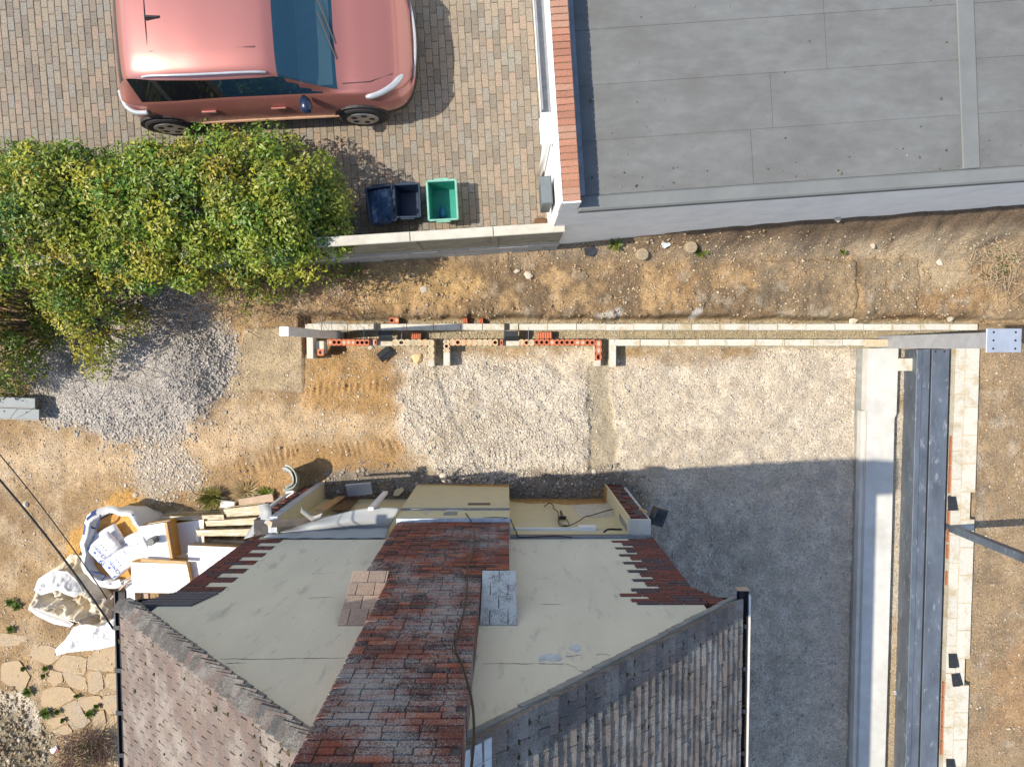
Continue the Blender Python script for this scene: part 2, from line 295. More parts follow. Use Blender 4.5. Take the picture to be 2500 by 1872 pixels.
# ------------------------------------------------------------------ the ground
FA, FB = Vector((-2.59, 1.319)), Vector((.764, 1.532))          # foot of the boundary wall
def fence_y(x): return FA.y + (x - FA.x) * (FB.y - FA.y) / (FB.x - FA.x)
POLY = {
 'heap': pw([(150, 790), (270, 720), (400, 705), (500, 760), (575, 850), (560, 960), (510, 1040), (400, 1066), (260, 1060), (140, 1040), (90, 960), (60, 880)]),
 'pad': pw([(985, 900), (1110, 905), (1250, 900), (1410, 905), (1432, 950), (1438, 1050), (1442, 1160), (1150, 1165), (1060, 1140), (1075, 1090), (985, 1040), (965, 970)]),
 'gravel': pw([(1080, 850), (2112, 848), (2112, 2000), (1600, 2000), (1560, 1160), (1230, 1190), (1040, 1160), (1000, 1060), (970, 950), (1000, 890)]),
 'strip': pw([(1436, 893), (1495, 893), (1490, 960), (1500, 1040), (1512, 1085), (1500, 1145), (1440, 1145), (1442, 1060), (1432, 990)]),
 'clay': pw([(742, 868), (900, 860), (980, 890), (970, 960), (990, 1040), (880, 1010), (745, 985)]),
 'clay2': pw([(560, 1165), (640, 1095), (800, 1072), (985, 1072), (1060, 1130), (1020, 1180), (860, 1180), (700, 1210), (560, 1240)]),
 'path': pw([(-300, 1075), (150, 1085), (420, 1075), (560, 1010), (745, 980), (1000, 1020), (985, 1060), (800, 1070), (600, 1100), (430, 1150), (150, 1170), (-300, 1200)]),
 'slab': pw([(600, 800), (742, 800), (742, 960), (640, 950), (560, 960), (575, 880)]),
 'sandA': pw([(262, 1215), (320, 1200), (345, 1240), (335, 1290), (160, 1380), (170, 1300), (240, 1255)]),
 'bankbright': pw([(930, 655), (1100, 650), (1180, 690), (1120, 740), (960, 745), (900, 700)]),
 'bankbright2': pw([(2060, 590), (2300, 600), (2330, 690), (2280, 720), (2120, 690)]),
 'bankdark': pw([(1850, 690), (2000, 690), (2010, 750), (1900, 765), (1830, 735)]),
 'cut1': pw([(1850, 640), (2085, 640), (2095, 720), (2085, 770), (1900, 775), (1840, 740)], .3),
 'cut2': pw([(2100, 635), (2235, 630), (2247, 700), (2235, 760), (2110, 770), (2100, 700)], .3),
 'scatter': pw([(330, 1090), (420, 1080), (490, 1130), (480, 1190), (400, 1215), (340, 1190)]),
 'rubble': pw([(-300, 1690), (40, 1690), (90, 1750), (130, 1830), (150, 1960), (-300, 1960)]),
 'pale': pw([(-20, 1680), (60, 1690), (100, 1740), (90, 1790), (40, 1740), (-20, 1720)]),
 'track': pw([(545, 1150), (620, 1100), (720, 1085), (970, 1072), (985, 1108), (820, 1118), (700, 1120), (600, 1165)]),
 'track2': pw([(750, 935), (930, 930), (935, 958), (755, 962)]),
 'padtrack': pw([(1180, 1090), (1440, 1090), (1440, 1140), (1180, 1140)]),
 'rust': pw([(2400, 1560), (2520, 1540), (2520, 1800), (2400, 1760)]),
}
def soft(x, y, key, w=.06, amp=.12, sc=4, s=1):
    return sst(-w, w, sdpoly(x, y, POLY[key]) + amp * (fbm(x, y, sc, 4, s) - .5) * 2)
def zfun(x, y, fine=True):
    x = np.asarray(x, float); y = np.asarray(y, float)
    z = .03 * (fbm(x, y, .9, 3, 5) - .5) + .02 * (fbm(x, y, 5, 4, 6) - .5)
    fy = fence_y(x)
    # bank above the footing trench
    edge = .47 + .09 * (fbm(x, y * .2, 2.6, 4, 9) - .5) * 2
    left = sst(-3.1, -2.7, x)
    rise = .26 * sst(edge - .03, edge + .05, y) * left + .26 * sst(.35, 1.2, y) * (1 - left)
    rise = rise + .1 * sst(.9, 1.7, y) + .75 * sst(1.25, 1.95, y - (fy - 1.532) * .45 + .2 * (fbm(x, y, 2.5, 3, 88) - .5)) * sst(1.0, 3.0, x)
    z = z + rise + .1 * (fbm(x, y, 3.2, 5, 21) - .5) * sst(.4, .6, y) * left
    z = z + .05 * (soft(x, y, 'cut1', .015, .05) + soft(x, y, 'cut2', .015, .05))
    z = z + .22 * (np.abs(fbm(x, y, 6, 4, 33) - .5) - .1) * sst(.42, .5, y) * (1 - sst(.6, .95, y)) * left + .12 * (np.abs(fbm(x, y, 3.5, 4, 36) - .5) - .1) * sst(.5, .7, y) * left
    # right of the outer wall
    rg = sst(7.43, 7.5, x) * (1 - sst(.3, .5, y)); z = z + rg * (.17 + .12 * (fbm(x, y, 1.7, 5, 41) - .5))
    # footing trench left end, cavity, gap beside ground beam
    z = z - .22 * sst(-3.38, -3.3, x) * (1 - sst(-2.75, -2.45, x)) * sst(-.12, -.02, y) * (1 - sst(.5, .6, y))
    z = z + .42 * sst(-.05, .95, sdpoly(x, y, POLY['heap']) + .35 * (fbm(x, y, 2.2, 4, 3) - .5))
    z = z + .04 * soft(x, y, 'pad', .1, .25, 2) + (.075 * (fbm(x, y, 3.2, 5, 19) - .5) + .14 * (.14 - np.abs(fbm(x * .8 + y * .9, y * .35 - x * .3, 3.0, 4, 23) - .5)) * sst(.45, .6, fbm(x, y, .8, 3, 24))) * soft(x, y, 'gravel') - .03 * soft(x, y, 'strip', .03, .05)
    z = z + .055 * (fbm(x, y, 4, 4, 77) - .5) * soft(x, y, 'clay') + .03 * soft(x, y, 'clay', .1)
    sl = soft(x, y, 'slab', .012, .006); z = z * (1 - sl) + sl * .06
    tr = soft(x, y, 'track', .05, .04); z = z + .024 * tr * np.sin(2 * math.pi * (x + .25 * y + .12 * fbm(x, y, 5, 3)) / .1) * (.1 + 1.2 * vn(x * 6, y * 6, 3) ** 1.5)
    tr = soft(x, y, 'track2', .05, .04); z = z + .028 * tr * np.sin(2 * math.pi * (x - .1 * y) / .1) * vn(x * 5, y * 5, 4)
    tr = soft(x, y, 'padtrack', .05, .04); z = z + .014 * tr * np.sin(2 * math.pi * x / .085) * vn(x * 5, y * 5, 4)
    z = z + .3 * sst(0, .8, sdpoly(x, y, POLY['rubble'])) + .05 * (fbm(x, y, 6, 3, 8) - .5) * soft(x, y, 'rubble', .1)
    if fine: z = z + .026 * (fbm(x, y, 13, 4, 55) - .5)
    # pavement level beyond the boundary, kept under the driveway
    yd = sst(.02, .08, y - fy - .1 - .35 * sst(1.0, 1.2, x)); return z * (1 - yd) + yd * .55
def terrain():
    far = np.array([300, 120, 50, 25, 14, 10.5])
    xs = np.concatenate([-far, np.arange(-8.9, 8.91, .025), far[::-1]]); ys = np.concatenate([-far * 1.0, np.arange(-7.4, 2.41, .025), np.array([3, 4, 5, 6, 8, 12, 20, 45, 120, 300])])
    X, Y = np.meshgrid(xs, ys); x = X.ravel(); y = Y.ravel(); z = zfun(x, y)
    fl = (np.abs(x) > 9.2) | (y < -7.5); z = np.where(fl, 0, z)
    n = len(x); c = np.empty((n, 3))
    def put(k, col): c[:] = c * (1 - k[:, None]) + np.array(col)[None] * k[:, None]
    c[:] = (.385, .262, .138)
    n1 = fbm(x, y, 1.1, 5, 61); n2 = fbm(x, y, 2.7, 5, 62)
    put(sst(.5, .66, n1) * .75, (.3, .205, .115)); put(sst(.52, .7, n2) * .6, (.5, .385, .25))
    put(soft(x, y, 'path', .2, .25), (.55, .405, .25)); put(soft(x, y, 'path', .12, .2) * sst(.55, .7, n2) * .5, (.5, .4, .28))
    put(soft(x, y, 'scatter', .1, .3) * .7, (.46, .41, .34))
    put(soft(x, y, 'clay2', .25, .35, 2) * .75, (.41, .25, .11)); put(soft(x, y, 'clay', .22, .4, 2.5) * .85, (.42, .255, .105))
    put(soft(x, y, 'clay', .05, .2) * sst(.6, .75, n2) * .6, (.3, .2, .1))
    bank = sst(.42, .52, y) * sst(-3.4, -2.9, x); put(bank, (.33, .215, .115))
    put(bank * sst(.46, .6, n1) * .9, (.2, .145, .092)); put(bank * sst(.5, .64, n2) * .75, (.45, .31, .165))
    put(bank * sst(1.25, 1.5, y) * .6, (.3, .25, .19)); put(bank * (1 - sst(.5, .66, y)) * .7, (.19, .135, .08)); put(bank * (1 - sst(.56, .7, y)) * sst(.56, .66, fbm(x, y, 4, 3, 96)) * sst(1.0, 1.6, x) * (1 - sst(3.0, 3.6, x)), (.5, .48, .44))
    put(soft(x, y, 'bankbright', .2, .25) * .85, (.5, .34, .16)); put(soft(x, y, 'bankbright2', .2, .3) * .8, (.46, .37, .25))
    put(soft(x, y, 'bankdark', .1, .15) * .75, (.19, .155, .11)); put((soft(x, y, 'cut1', .02, .05) * (1 - soft(x, y, 'bankdark', .1, .15)) * .5), (.3, .24, .165)); put(soft(x, y, 'cut2', .02, .05) * .7, (.27, .215, .145))
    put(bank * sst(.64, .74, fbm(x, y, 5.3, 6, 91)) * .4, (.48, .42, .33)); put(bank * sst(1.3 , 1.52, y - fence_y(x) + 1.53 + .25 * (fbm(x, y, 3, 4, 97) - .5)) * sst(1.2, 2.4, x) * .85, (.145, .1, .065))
    rg = sst(7.43, 7.5, x) * (1 - sst(.5, .8, y)); put(rg, (.35, .255, .155)); put(rg * sst(.5, .7, n2) * .7, (.26, .2, .135)); put(rg * sst(.6, .75, fbm(x, y, 4.2, 6, 93)) * .4, (.48, .42, .34))
    put(soft(x, y, 'rust', .2, .5) * .55, (.4, .24, .12))
    put(soft(x, y, 'heap', .2, .35, 2), (.47, .43, .38)); put(soft(x, y, 'gravel', .25, .5, 1.6), (.59, .505, .39)); put(soft(x, y, 'pad', .22, .45, 2) * .9, (.6, .545, .46)); put(soft(x, y, 'pad', .1, .22) * sst(.56, .7, n2) * .6, (.44, .38, .28))
    put(soft(x, y, 'gravel') * sst(.5, .7, n2) * .5, (.44, .375, .29)); put(soft(x, y, 'gravel') * sst(.6, .75, fbm(x, y, 5, 4, 64)) * .4, (.66, .6, .5)); put(soft(x, y, 'strip', .03, .05), (.42, .36, .26))
    put(soft(x, y, 'slab', .03, .03), (.42, .33, .215)); put(soft(x, y, 'slab', .02, .02) * sst(.45, .65, n2) * .6, (.5, .39, .24))
    put(soft(x, y, 'sandA', .06, .12), (.55, .32, .1))
    put(soft(x, y, 'rubble', .1, .2), (.36, .3, .2)); put(soft(x, y, 'pale', .05, .1), (.62, .54, .42))
    cav = sst(-.02, .02, y) * (1 - sst(.42, .5, y)) * sst(-2.5, -2.3, x) * (1 - sst(7.42, 7.47, x)); put(cav * .8, (.4, .35, .24))
    gap = sst(6.18, 6.22, x) * (1 - sst(7.3, 7.4, x)) * (1 - sst(-.05, .02, y)); put(gap, (.42, .33, .215)); put(gap * sst(.47, .6, n1), (.52, .46, .37))
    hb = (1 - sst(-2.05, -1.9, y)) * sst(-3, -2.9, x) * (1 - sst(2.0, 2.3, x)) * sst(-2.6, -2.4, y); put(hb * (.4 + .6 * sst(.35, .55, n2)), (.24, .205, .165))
    nx, ny = len(xs), len(ys); i = np.arange(nx * ny).reshape(ny, nx)
    f = np.stack([i[:-1, :-1], i[:-1, 1:], i[1:, 1:], i[1:, :-1]], -1).reshape(-1, 4)
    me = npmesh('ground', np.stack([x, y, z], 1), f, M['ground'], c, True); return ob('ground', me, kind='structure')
terrain()
# loose stones -----------------------------------------------------------------
def ico():
    t = (1 + 5 ** .5) / 2; v = np.array([(-1, t, 0), (1, t, 0), (-1, -t, 0), (1, -t, 0), (0, -1, t), (0, 1, t), (0, -1, -t), (0, 1, -t), (t, 0, -1), (t, 0, 1), (-t, 0, -1), (-t, 0, 1)], float)
    f = np.array([(0, 11, 5), (0, 5, 1), (0, 1, 7), (0, 7, 10), (0, 10, 11), (1, 5, 9), (5, 11, 4), (11, 10, 2), (10, 7, 6), (7, 1, 8), (3, 9, 4), (3, 4, 2), (3, 2, 6), (3, 6, 8), (3, 8, 9), (4, 9, 5), (2, 4, 11), (6, 2, 10), (8, 6, 7), (9, 8, 1)])
    return v / np.linalg.norm(v[0]), f
OCT = (np.array([(1, 0, 0), (-1, 0, 0), (0, 1, 0), (0, -1, 0), (0, 0, 1), (0, 0, -1)], float), np.array([(0, 2, 4), (2, 1, 4), (1, 3, 4), (3, 0, 4), (2, 0, 5), (1, 2, 5), (3, 1, 5), (0, 3, 5)]))
def stones(name, P, S, cols, base, label=None, cat=None, parent=None, sink=.25, jit=.35):
    """P (n,3) ground points, S sizes (radius)"""
    bvx, bf = base; n = len(P); k = len(bvx)
    V = bvx[None] * (1 + jit * (rng.random((n, k, 3)) - .5) * 2)
    sc = np.stack([1 + .5 * (rng.random(n) - .3), .7 + .5 * rng.random(n), .45 + .35 * rng.random(n)], 1); V = V * sc[:, None, :] * S[:, None, None]
    a = rng.random(n) * 6.283; ca, sa = np.cos(a)[:, None], np.sin(a)[:, None]
    b = (rng.random(n) - .5) * .9; cb, sb = np.cos(b)[:, None], np.sin(b)[:, None]
    x, y, z = V[..., 0], V[..., 1], V[..., 2]; y, z = y * cb - z * sb, y * sb + z * cb; x, y = x * ca - y * sa, x * sa + y * ca
    V = np.stack([x, y, z], -1) + P[:, None, :] + np.array([0, 0, 1])[None, None] * (S * (.4 - sink))[:, None, None]
    Fc = bf[None] + (np.arange(n) * k)[:, None, None]
    cc = np.repeat(cols, k, 0); me = npmesh(name, V.reshape(-1, 3), Fc.reshape(-1, 3), M['stone'], cc)
    return ob(name, me, parent, label=label, cat=cat, kind='stuff')
def scat(key, n, cond=None):
    if isinstance(key, str):
        p = np.array(POLY[key]); x0, y0 = p.min(0) - .3; x1, y1 = p.max(0) + .3
        x = x0 + (x1 - x0) * rng.random(n * 3); y = y0 + (y1 - y0) * rng.random(n * 3); ok = rng.random(n * 3) < soft(x, y, key, .32, .4, 2) ** 1.3
    else:
        x0, x1, y0, y1 = key; x = x0 + (x1 - x0) * rng.random(n * 3); y = y0 + (y1 - y0) * rng.random(n * 3); ok = np.ones(n * 3, bool)
    if cond is not None: ok &= cond(x, y)
    x = x[ok][:n]; y = y[ok][:n]; return np.stack([x, y, zfun(x, y)], 1)
def tint(n, cols, var=.18):
    c = np.array(cols)[rng.integers(0, len(cols), n)]; return np.clip(c * (1 + var * (rng.random((n, 1)) - .5) * 2), 0, 1)
LIME = [(.62, .57, .49), (.56, .5, .42), (.5, .46, .41), (.68, .62, .53), (.42, .39, .35), (.6, .51, .41)]
SOIL = [(.44, .35, .23), (.37, .27, .165), (.3, .21, .12), (.5, .43, .33), (.41, .29, .16)]
def sizes(n, lo, hi, p=2.5): return lo + (hi - lo) * rng.random(n) ** p
inhouse = lambda x, y: ~((x > -3.3) & (x < 1.87) & (y < -2.2))
P = scat('gravel', 24000, lambda x, y: inhouse(x, y) & (rng.random(len(x)) > .85 * soft(x, y, 'strip', .04, .05)) & (fbm(x, y, 1.5, 4, 71) + .5 * rng.random(len(x)) > .62) & (y > -6.9) & (x < 5.63) & (y < .02)); stones('gravel', P, sizes(len(P), .005, .024, 3.2), tint(len(P), LIME), OCT, 'crushed limestone gravel spread over the site floor', 'gravel')
P = scat('pad', 7000, lambda x, y: fbm(x, y, 2.0, 4, 75) + .5 * rng.random(len(x)) > .6); stones('gravel', P, sizes(len(P), .006, .026, 2.6), tint(len(P), LIME), OCT, 'coarse white gravel pad in front of the chimney breast', 'gravel')
P = scat('heap', 13000); d = sdpoly(P[:, 0], P[:, 1], POLY['heap']); s_ = sizes(len(P), .006, .024, 2.2) * (1.45 - .9 * np.clip(d, 0, .9)); stones('gravel_heap', P, s_, tint(len(P), [(.46, .43, .39), (.4, .38, .35), (.52, .48, .42), (.34, .33, .31)]), OCT, 'grey gravel heap spilling out below the hedge', 'gravel heap')
P = scat((-8.6, 8.7, .36, 1.75), 9000, lambda x, y: (y < fence_y(x) + .3) & (fbm(x, y, 2.2, 4, 81) + .4 * rng.random(len(x)) > .62) & (x > -3)); stones('pebbles', P, sizes(len(P), .005, .028, 4), tint(len(P), SOIL), OCT, 'stony crumbs strewn over the clay bank below the garage', 'stones')
P = scat((-8.3, -1.2, -6.6, .4), 11000, lambda x, y: inhouse(x, y) & (sdpoly(x, y, POLY['heap']) < .02) & (fbm(x, y, 1.6, 4, 82) + .5 * rng.random(len(x)) > .68)); stones('pebbles', P, sizes(len(P), .005, .022, 4), tint(len(P), SOIL + LIME), OCT, 'small stones trodden into the tan earth track', 'stones')
P = scat('scatter', 1500); stones('pebbles', P, sizes(len(P), .008, .026, 2), tint(len(P), LIME), OCT, 'spilt grey stones on the track north of the bulk bag', 'stones')
P = scat((7.45, 8.8, -6.8, .5), 4500, lambda x, y: fbm(x, y, 1.9, 4, 83) + .4 * rng.random(len(x)) > .65); stones('pebbles', P, sizes(len(P), .005, .026, 4), tint(len(P), SOIL), OCT, 'stones in the rough soil right of the new block wall', 'stones')
P = scat((-2.4, 7.38, .14, .44), 2600); stones('mortar_crumbs', P, sizes(len(P), .006, .02, 2), tint(len(P), [(.45, .4, .27), (.4, .34, .22), (.5, .45, .33)]), OCT, 'mortar crumbs filling the wall cavity and trench', 'rubble')
P = scat((6.22, 7.05, -6.9, 0), 2000); stones('pebbles', P, sizes(len(P), .005, .022, 3), tint(len(P), SOIL + LIME), OCT, 'stones in the gap between ground beam and steel', 'stones')
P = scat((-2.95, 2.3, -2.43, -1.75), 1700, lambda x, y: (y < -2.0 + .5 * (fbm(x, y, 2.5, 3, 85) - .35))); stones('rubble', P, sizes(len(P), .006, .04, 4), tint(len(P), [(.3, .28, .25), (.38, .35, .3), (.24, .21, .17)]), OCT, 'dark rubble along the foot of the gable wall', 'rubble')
P = scat('rubble', 5200); stones('rubble_heap', P, sizes(len(P), .008, .045, 3), tint(len(P), [(.36, .29, .18), (.42, .35, .24), (.3, .24, .15), (.22, .16, .09), (.46, .41, .32)]), OCT, jit=.5, label='mixed rubble heap beside the crazy paving', cat='rubble')
# rocks and loose lumps one can pick out
def rock(name, px, py, r, mat, label, cat, group=None, flat=.6, z=None, seed=0):
    v, f = ico(); rs = np.random.default_rng(seed + int(px)); v = v * (1 + .7 * (rs.random((12, 3)) - .5)); p0 = W(px, py, .1); zz = float(zfun(p0.x, p0.y)) if z is None else z; p = W(px, py, zz)
    m = mesh(name, v * r * np.array([1, .8, flat]), f, mat); bm = bmesh.new(); bm.from_mesh(m); bmesh.ops.bevel(bm, geom=bm.edges[:], offset=r * .07, segments=1, affect='EDGES'); bm.to_mesh(m); bm.free()
    return ob(name, m, None, (p.x, p.y, zz + r * flat * .35), (0, 0, rs.random() * 6), label, cat, group)
M['log'] = simple('pale_stone_disc', (.36, .29, .2), .9, var=.2, sc=20, bump=.3); M['dark'] = simple('dark_plastic_sheet', (.04, .045, .055), .4, var=.4, sc=12, bump=.4)
for px, py, r, lab in [(1035, 706, .085, 'grey head sized stone high on the bank above the wall'), (1262, 662, .05, 'left of two touching stones on the bank'), (1290, 673, .085, 'pale jagged stone, right of the touching pair on the bank'), (940, 611, .055, 'stone on the bank just below the boundary wall'), (2045, 535, .06, 'stone at the garage foot near the right'), (2292, 640, .07, 'pale stone in the chalky patch by the brambles'), (2320, 778, .07, 'rounded ochre stone near the top plate'), (2130, 600, .05, 'small pale stone above the right cut in the bank'), (64, 1230, .06, 'stone between the two overhead lines'), (330, 1207, .055, 'stone at the north edge of the orange sand'), (488, 1177, .05, 'white stone right of the spilt grey stones'), (905, 848, .05, 'white stone left of the loose black tray'), (2065, 985, .05, 'white stone against the ground beam'), (1082, 1165, .08, 'brown lump of clay at the corner of the gravel pad'), (1450, 1152, .06, 'stone at the foot of the sandy doorway strip')]:
    rock('stone', px, py, r, M['rock'], lab, 'stone')
rock('stone', 1018, 875, .11, simple('ochre_stone', (.6, .45, .25), .9, var=.2), 'ochre lump of rock near the loose black tray', 'stone')
rock('stone', 2083, 779, .12, M['rock'], 'pale flat stone at the far side of the block wall', 'stone', flat=.4)
for px, py, r in [(1566, 621, .095), (1685, 604, .09)]:
    p = W(px, py, .45); zz = float(zfun(p.x, p.y)); m = MB().tube([(0, 0, -.05), (0, 0, .05), (0, 0, .065)], [r * .95, r, r * .9], 18).mesh('disc', M['log'])
    ob('stone_disc', m, None, (*W(px, py, zz + .02)[:2], zz + .03), (.12, .2, 0), 'round flat pale disc on the bank, %s of two' % ('nearer the fence end' if px < 1600 else 'beside the green weed'), 'disc', 'round discs on the bank')
# ------------------------------------------------------------------ boundary wall, driveway, garage
th = math.atan2(FB.y - FA.y, FB.x - FA.x)
bw = thing('boundary_wall', 'long grey boundary wall of blocks topped by khaki panels under the hedge end', 'wall', (FA.x - 4.6 * math.cos(th), FA.y - 4.6 * math.sin(th), 0), (0, 0, th))
LEN = 4.6 + (FB - FA).length
ob('core', MB().box(0, LEN - .01, .02, .2, -.1, .98).mesh('core', M['mortar']), bw)
blk = MB().cham(-.222, .222, 0, .1, -.107, .107, .006).mesh('block', M['fence2'])
for r_ in range(4):
    i = 0; x = LEN - (.225 if r_ % 2 else .45) + .222 - .001
    while x > 2.9:
        ob('block', blk, bw, (x - .222, random.uniform(-.006, .004), .13 + .225 * r_ + .0), (0, 0, random.uniform(-.006, .006))); x -= .449
ob('block_end', MB().box(LEN - .224, LEN, 0, .1, .355 - .107 - .225, .355 - .118).mesh('block_end', M['fence2']), bw)
x = LEN
for i in range(8):
    w = 1.1 if i else .95
    for k in range(3):
        ob('panel', MB().cham(x - w + .006, x - .006, .035 + .004 * k, .085, 1.0 + .32 * k + .004, 1.32 + .32 * k, .006).mesh('panel', M['fence1']), bw)
    ob('post', MB().box(x - w - .045, x - w + .045, .02, .1, 1.0, 1.97).mesh('post', M['fence1']), bw)
    ob('capping', MB().cham(x - w + .003, x - .003, .0, .13, 1.985, 2.03, .01).mesh('capping', M['cope']), bw); x -= w
# driveway
YZ = .9
dth = R(3.4); dr = ob('driveway', None, None, (-.2, 3.4, 0), (0, 0, dth), kind='structure')
ob('bedding', MB().box(-9.6, .75, -1.78, 5, .6, YZ - .012).mesh('bedding', M['joint']), dr)
pm = MB().cham(-.0485, .0485, -.0985, .0985, -.05, 0, .007).mesh('paver', M['paver']); vis = []; rest = MB(); rc = []
for i in range(-95, 8):
    for j in range(-10, 24):
        x = i * .1; y = j * .2 + (.1 if i % 2 else 0)
        if x < -9.5 or x > .72 or y < -1.9 or y > 4.8: continue
        if 3.4 + x * math.sin(dth) + y * math.cos(dth) < fence_y(-.2 + x * math.cos(dth) - y * math.sin(dth)) + .26: continue
        wx = -.2 + x * math.cos(dth) - y * math.sin(dth); wy = 3.4 + x * math.sin(dth) + y * math.cos(dth)
        car = -5.3 < wx < -1.4 and 3.1 < wy < 5.0; hed = wx < -2.2 and wy < 2.75
        s = wx if (wy < 4.95 and not car and not hed and wx > -7.2) else -99
        vis.append((s, x, y))
vis.sort(reverse=True)
for q, (s, x, y) in enumerate(vis):
    z = YZ + random.uniform(-.003, .004)
    if q < 300: ob('paver', pm, dr, (x, y, z), (random.uniform(-.012, .012), random.uniform(-.012, .012), random.uniform(-.02, .02)))
    else: rest.cham(x - .0485, x + .0485, y - .0985, y + .0985, z - .05, z, .007); rc += [random.random()] * 12
rm = rest.mesh('paver_field', M['paverS'])
def setcol(me, vals):
    a = me.color_attributes.new('Col', 'FLOAT_COLOR', 'POINT'); v = np.array(vals, np.float32); c = np.ones((len(v), 4), np.float32); c[:, :3] = v[:, None] if v.ndim == 1 else v; a.data.foreach_set('color', c.ravel())
setcol(rm, rc); ob('paver_field', rm, dr, kind='stuff')
# garage
gth = R(4.0); GZ = 3.2
ga = thing('garage', 'flat roofed white rendered garage with grey felt roof and brick parapet', 'garage', (.6, 1.6, 0), (0, 0, gth))
ob('wall', MB().box(0, 10, 0, 6.5, 0, GZ - .07).mesh('wall', M['gwhite']), ga)
ob('roof_deck', MB().box(.215, 10.02, -.03, 6.5, GZ - .068, GZ - .005).mesh('deck', M['felt2']), ga)
k = 0; y = .13
while y < 6.2:
    wv = .62; nu = 3; cuts = [.215, 2.9 + random.uniform(-.9, .9), 6.1, 10.0]
    m = MB()
    for a, b in zip(cuts[:-1], cuts[1:]):
        m.add([(a, y, GZ + .012), (b - .004, y, GZ + .012), (b - .004, y + wv + .05, GZ + .004), (a, y + wv + .05, GZ + .004), (a, y, GZ), (b - .004, y, GZ), (b - .004, y + wv + .05, GZ - .004), (a, y + wv + .05, GZ - .004)], [(0, 1, 2, 3), (4, 5, 1, 0), (5, 6, 2, 1), (6, 7, 3, 2), (7, 4, 0, 3)])
    ob('felt_strip', m.mesh('felt_strip', M['felt']), ga, (0, 0, .0)); y += wv; k += 1
ob('roof_kerb', MB().cham(.215, 10.03, -.045, .125, GZ - .1, GZ + .035, .02).mesh('kerb', M['felt2']), ga)
p = W(2362, 250, GZ); u = (p.x - .6) * math.cos(gth) + (p.y - 1.6) * math.sin(gth)
ob('felt_cap_strip', MB().cham(u - .1, u + .1, .13, 6.2, GZ + .013, GZ + .035, .01).mesh('cap', M['felt2']), ga)
ob('parapet_core', MB().box(.012, .205, .01, 6.5, GZ - .069, GZ + .325).mesh('core', M['mortar']), ga)
ob('parapet_face', MB().box(-.012, .008, -.004, 6.5, GZ - .2, GZ + .345).mesh('face', M['white']), ga)
gb = MB().cham(-.098, .098, -.034, .034, -.07, .008, .006).mesh('brick', M['gbrick'])
for i in range(62): ob('brick', gb, ga, (.11, .05 + i * .075, GZ + .338 + random.uniform(-.003, .003)), (0, random.uniform(-.02, .02), random.uniform(-.02, .02)))
ob('parapet_end', MB().box(.0, .21, -.006, .012, GZ - .07, GZ + .345).mesh('end', M['gwhite']), ga)
ob('lead_edge', MB().box(.212, .3, .126, 6.4, GZ + .014, GZ + .03).mesh('lead', M['lead']), ga)
P_ = np.array([(random.uniform(.35, 9), .14 + abs(random.gauss(0, .25)) if random.random() < .6 else random.uniform(.2, 4), GZ + .014) for _ in range(260)]); stones('roof_debris', P_, sizes(len(P_), .004, .018, 3), tint(len(P_), [(.06, .055, .045), (.3, .3, .28), (.12, .1, .06), (.2, .17, .1)]), OCT, parent=ga)
# things on the left flank of the garage
lv = Vector((-math.sin(gth), math.cos(gth))); o0 = Vector((.6, 1.6))
mb = thing('meter_box', 'dark grey box fixed to the white flank of the garage', 'meter box', (*(o0 + lv * .35 + Vector((-.03, 0))), 2.3), (0, 0, gth))
ob('body', MB().box(-.13, -.01, -.16, .16, -.3, .3).mesh('body', M['pipe']), mb); ob('lid', MB().cham(-.14, 0, -.17, .17, .302, .34, .015).mesh('lid', M['steelsheet']), mb)
dp = thing('downpipe', 'white downpipe with hopper on the garage flank beside the driveway', 'downpipe', (*(o0 + lv * .95), 0), (0, 0, gth))
ob('pipe', MB().tube([(-.06, 0, .9), (-.06, 0, 2.75)], .034, 12).mesh('pipe', M['white'], True), dp)
ob('hopper', MB().add([(-.1, -.06, 2.75), (-.015, -.06, 2.75), (-.015, .06, 2.75), (-.1, .06, 2.75), (-.16, -.15, 3.0), (-.015, -.15, 3.0), (-.015, .15, 3.0), (-.16, .15, 3.0)], BF).mesh('hopper', M['white']), dp)
gut = thing('gutter', 'slim grey gutter under the white fascia of the garage', 'gutter', (*(o0 + lv * 1.2), 0), (0, 0, gth))
ob('trough', MB().box(-.12, -.1, 0, 5, 2.9, 3.0).box(-.1, -.014, 0, 5, 2.9, 2.915).mesh('trough', M['lead']), gut)
pz = W(1318, 545, 1.0)
rock('soil_lump', 1322, 545, .13, M['dtimber'], 'brown lump at the garage corner behind the boundary wall', 'lump', z=YZ)
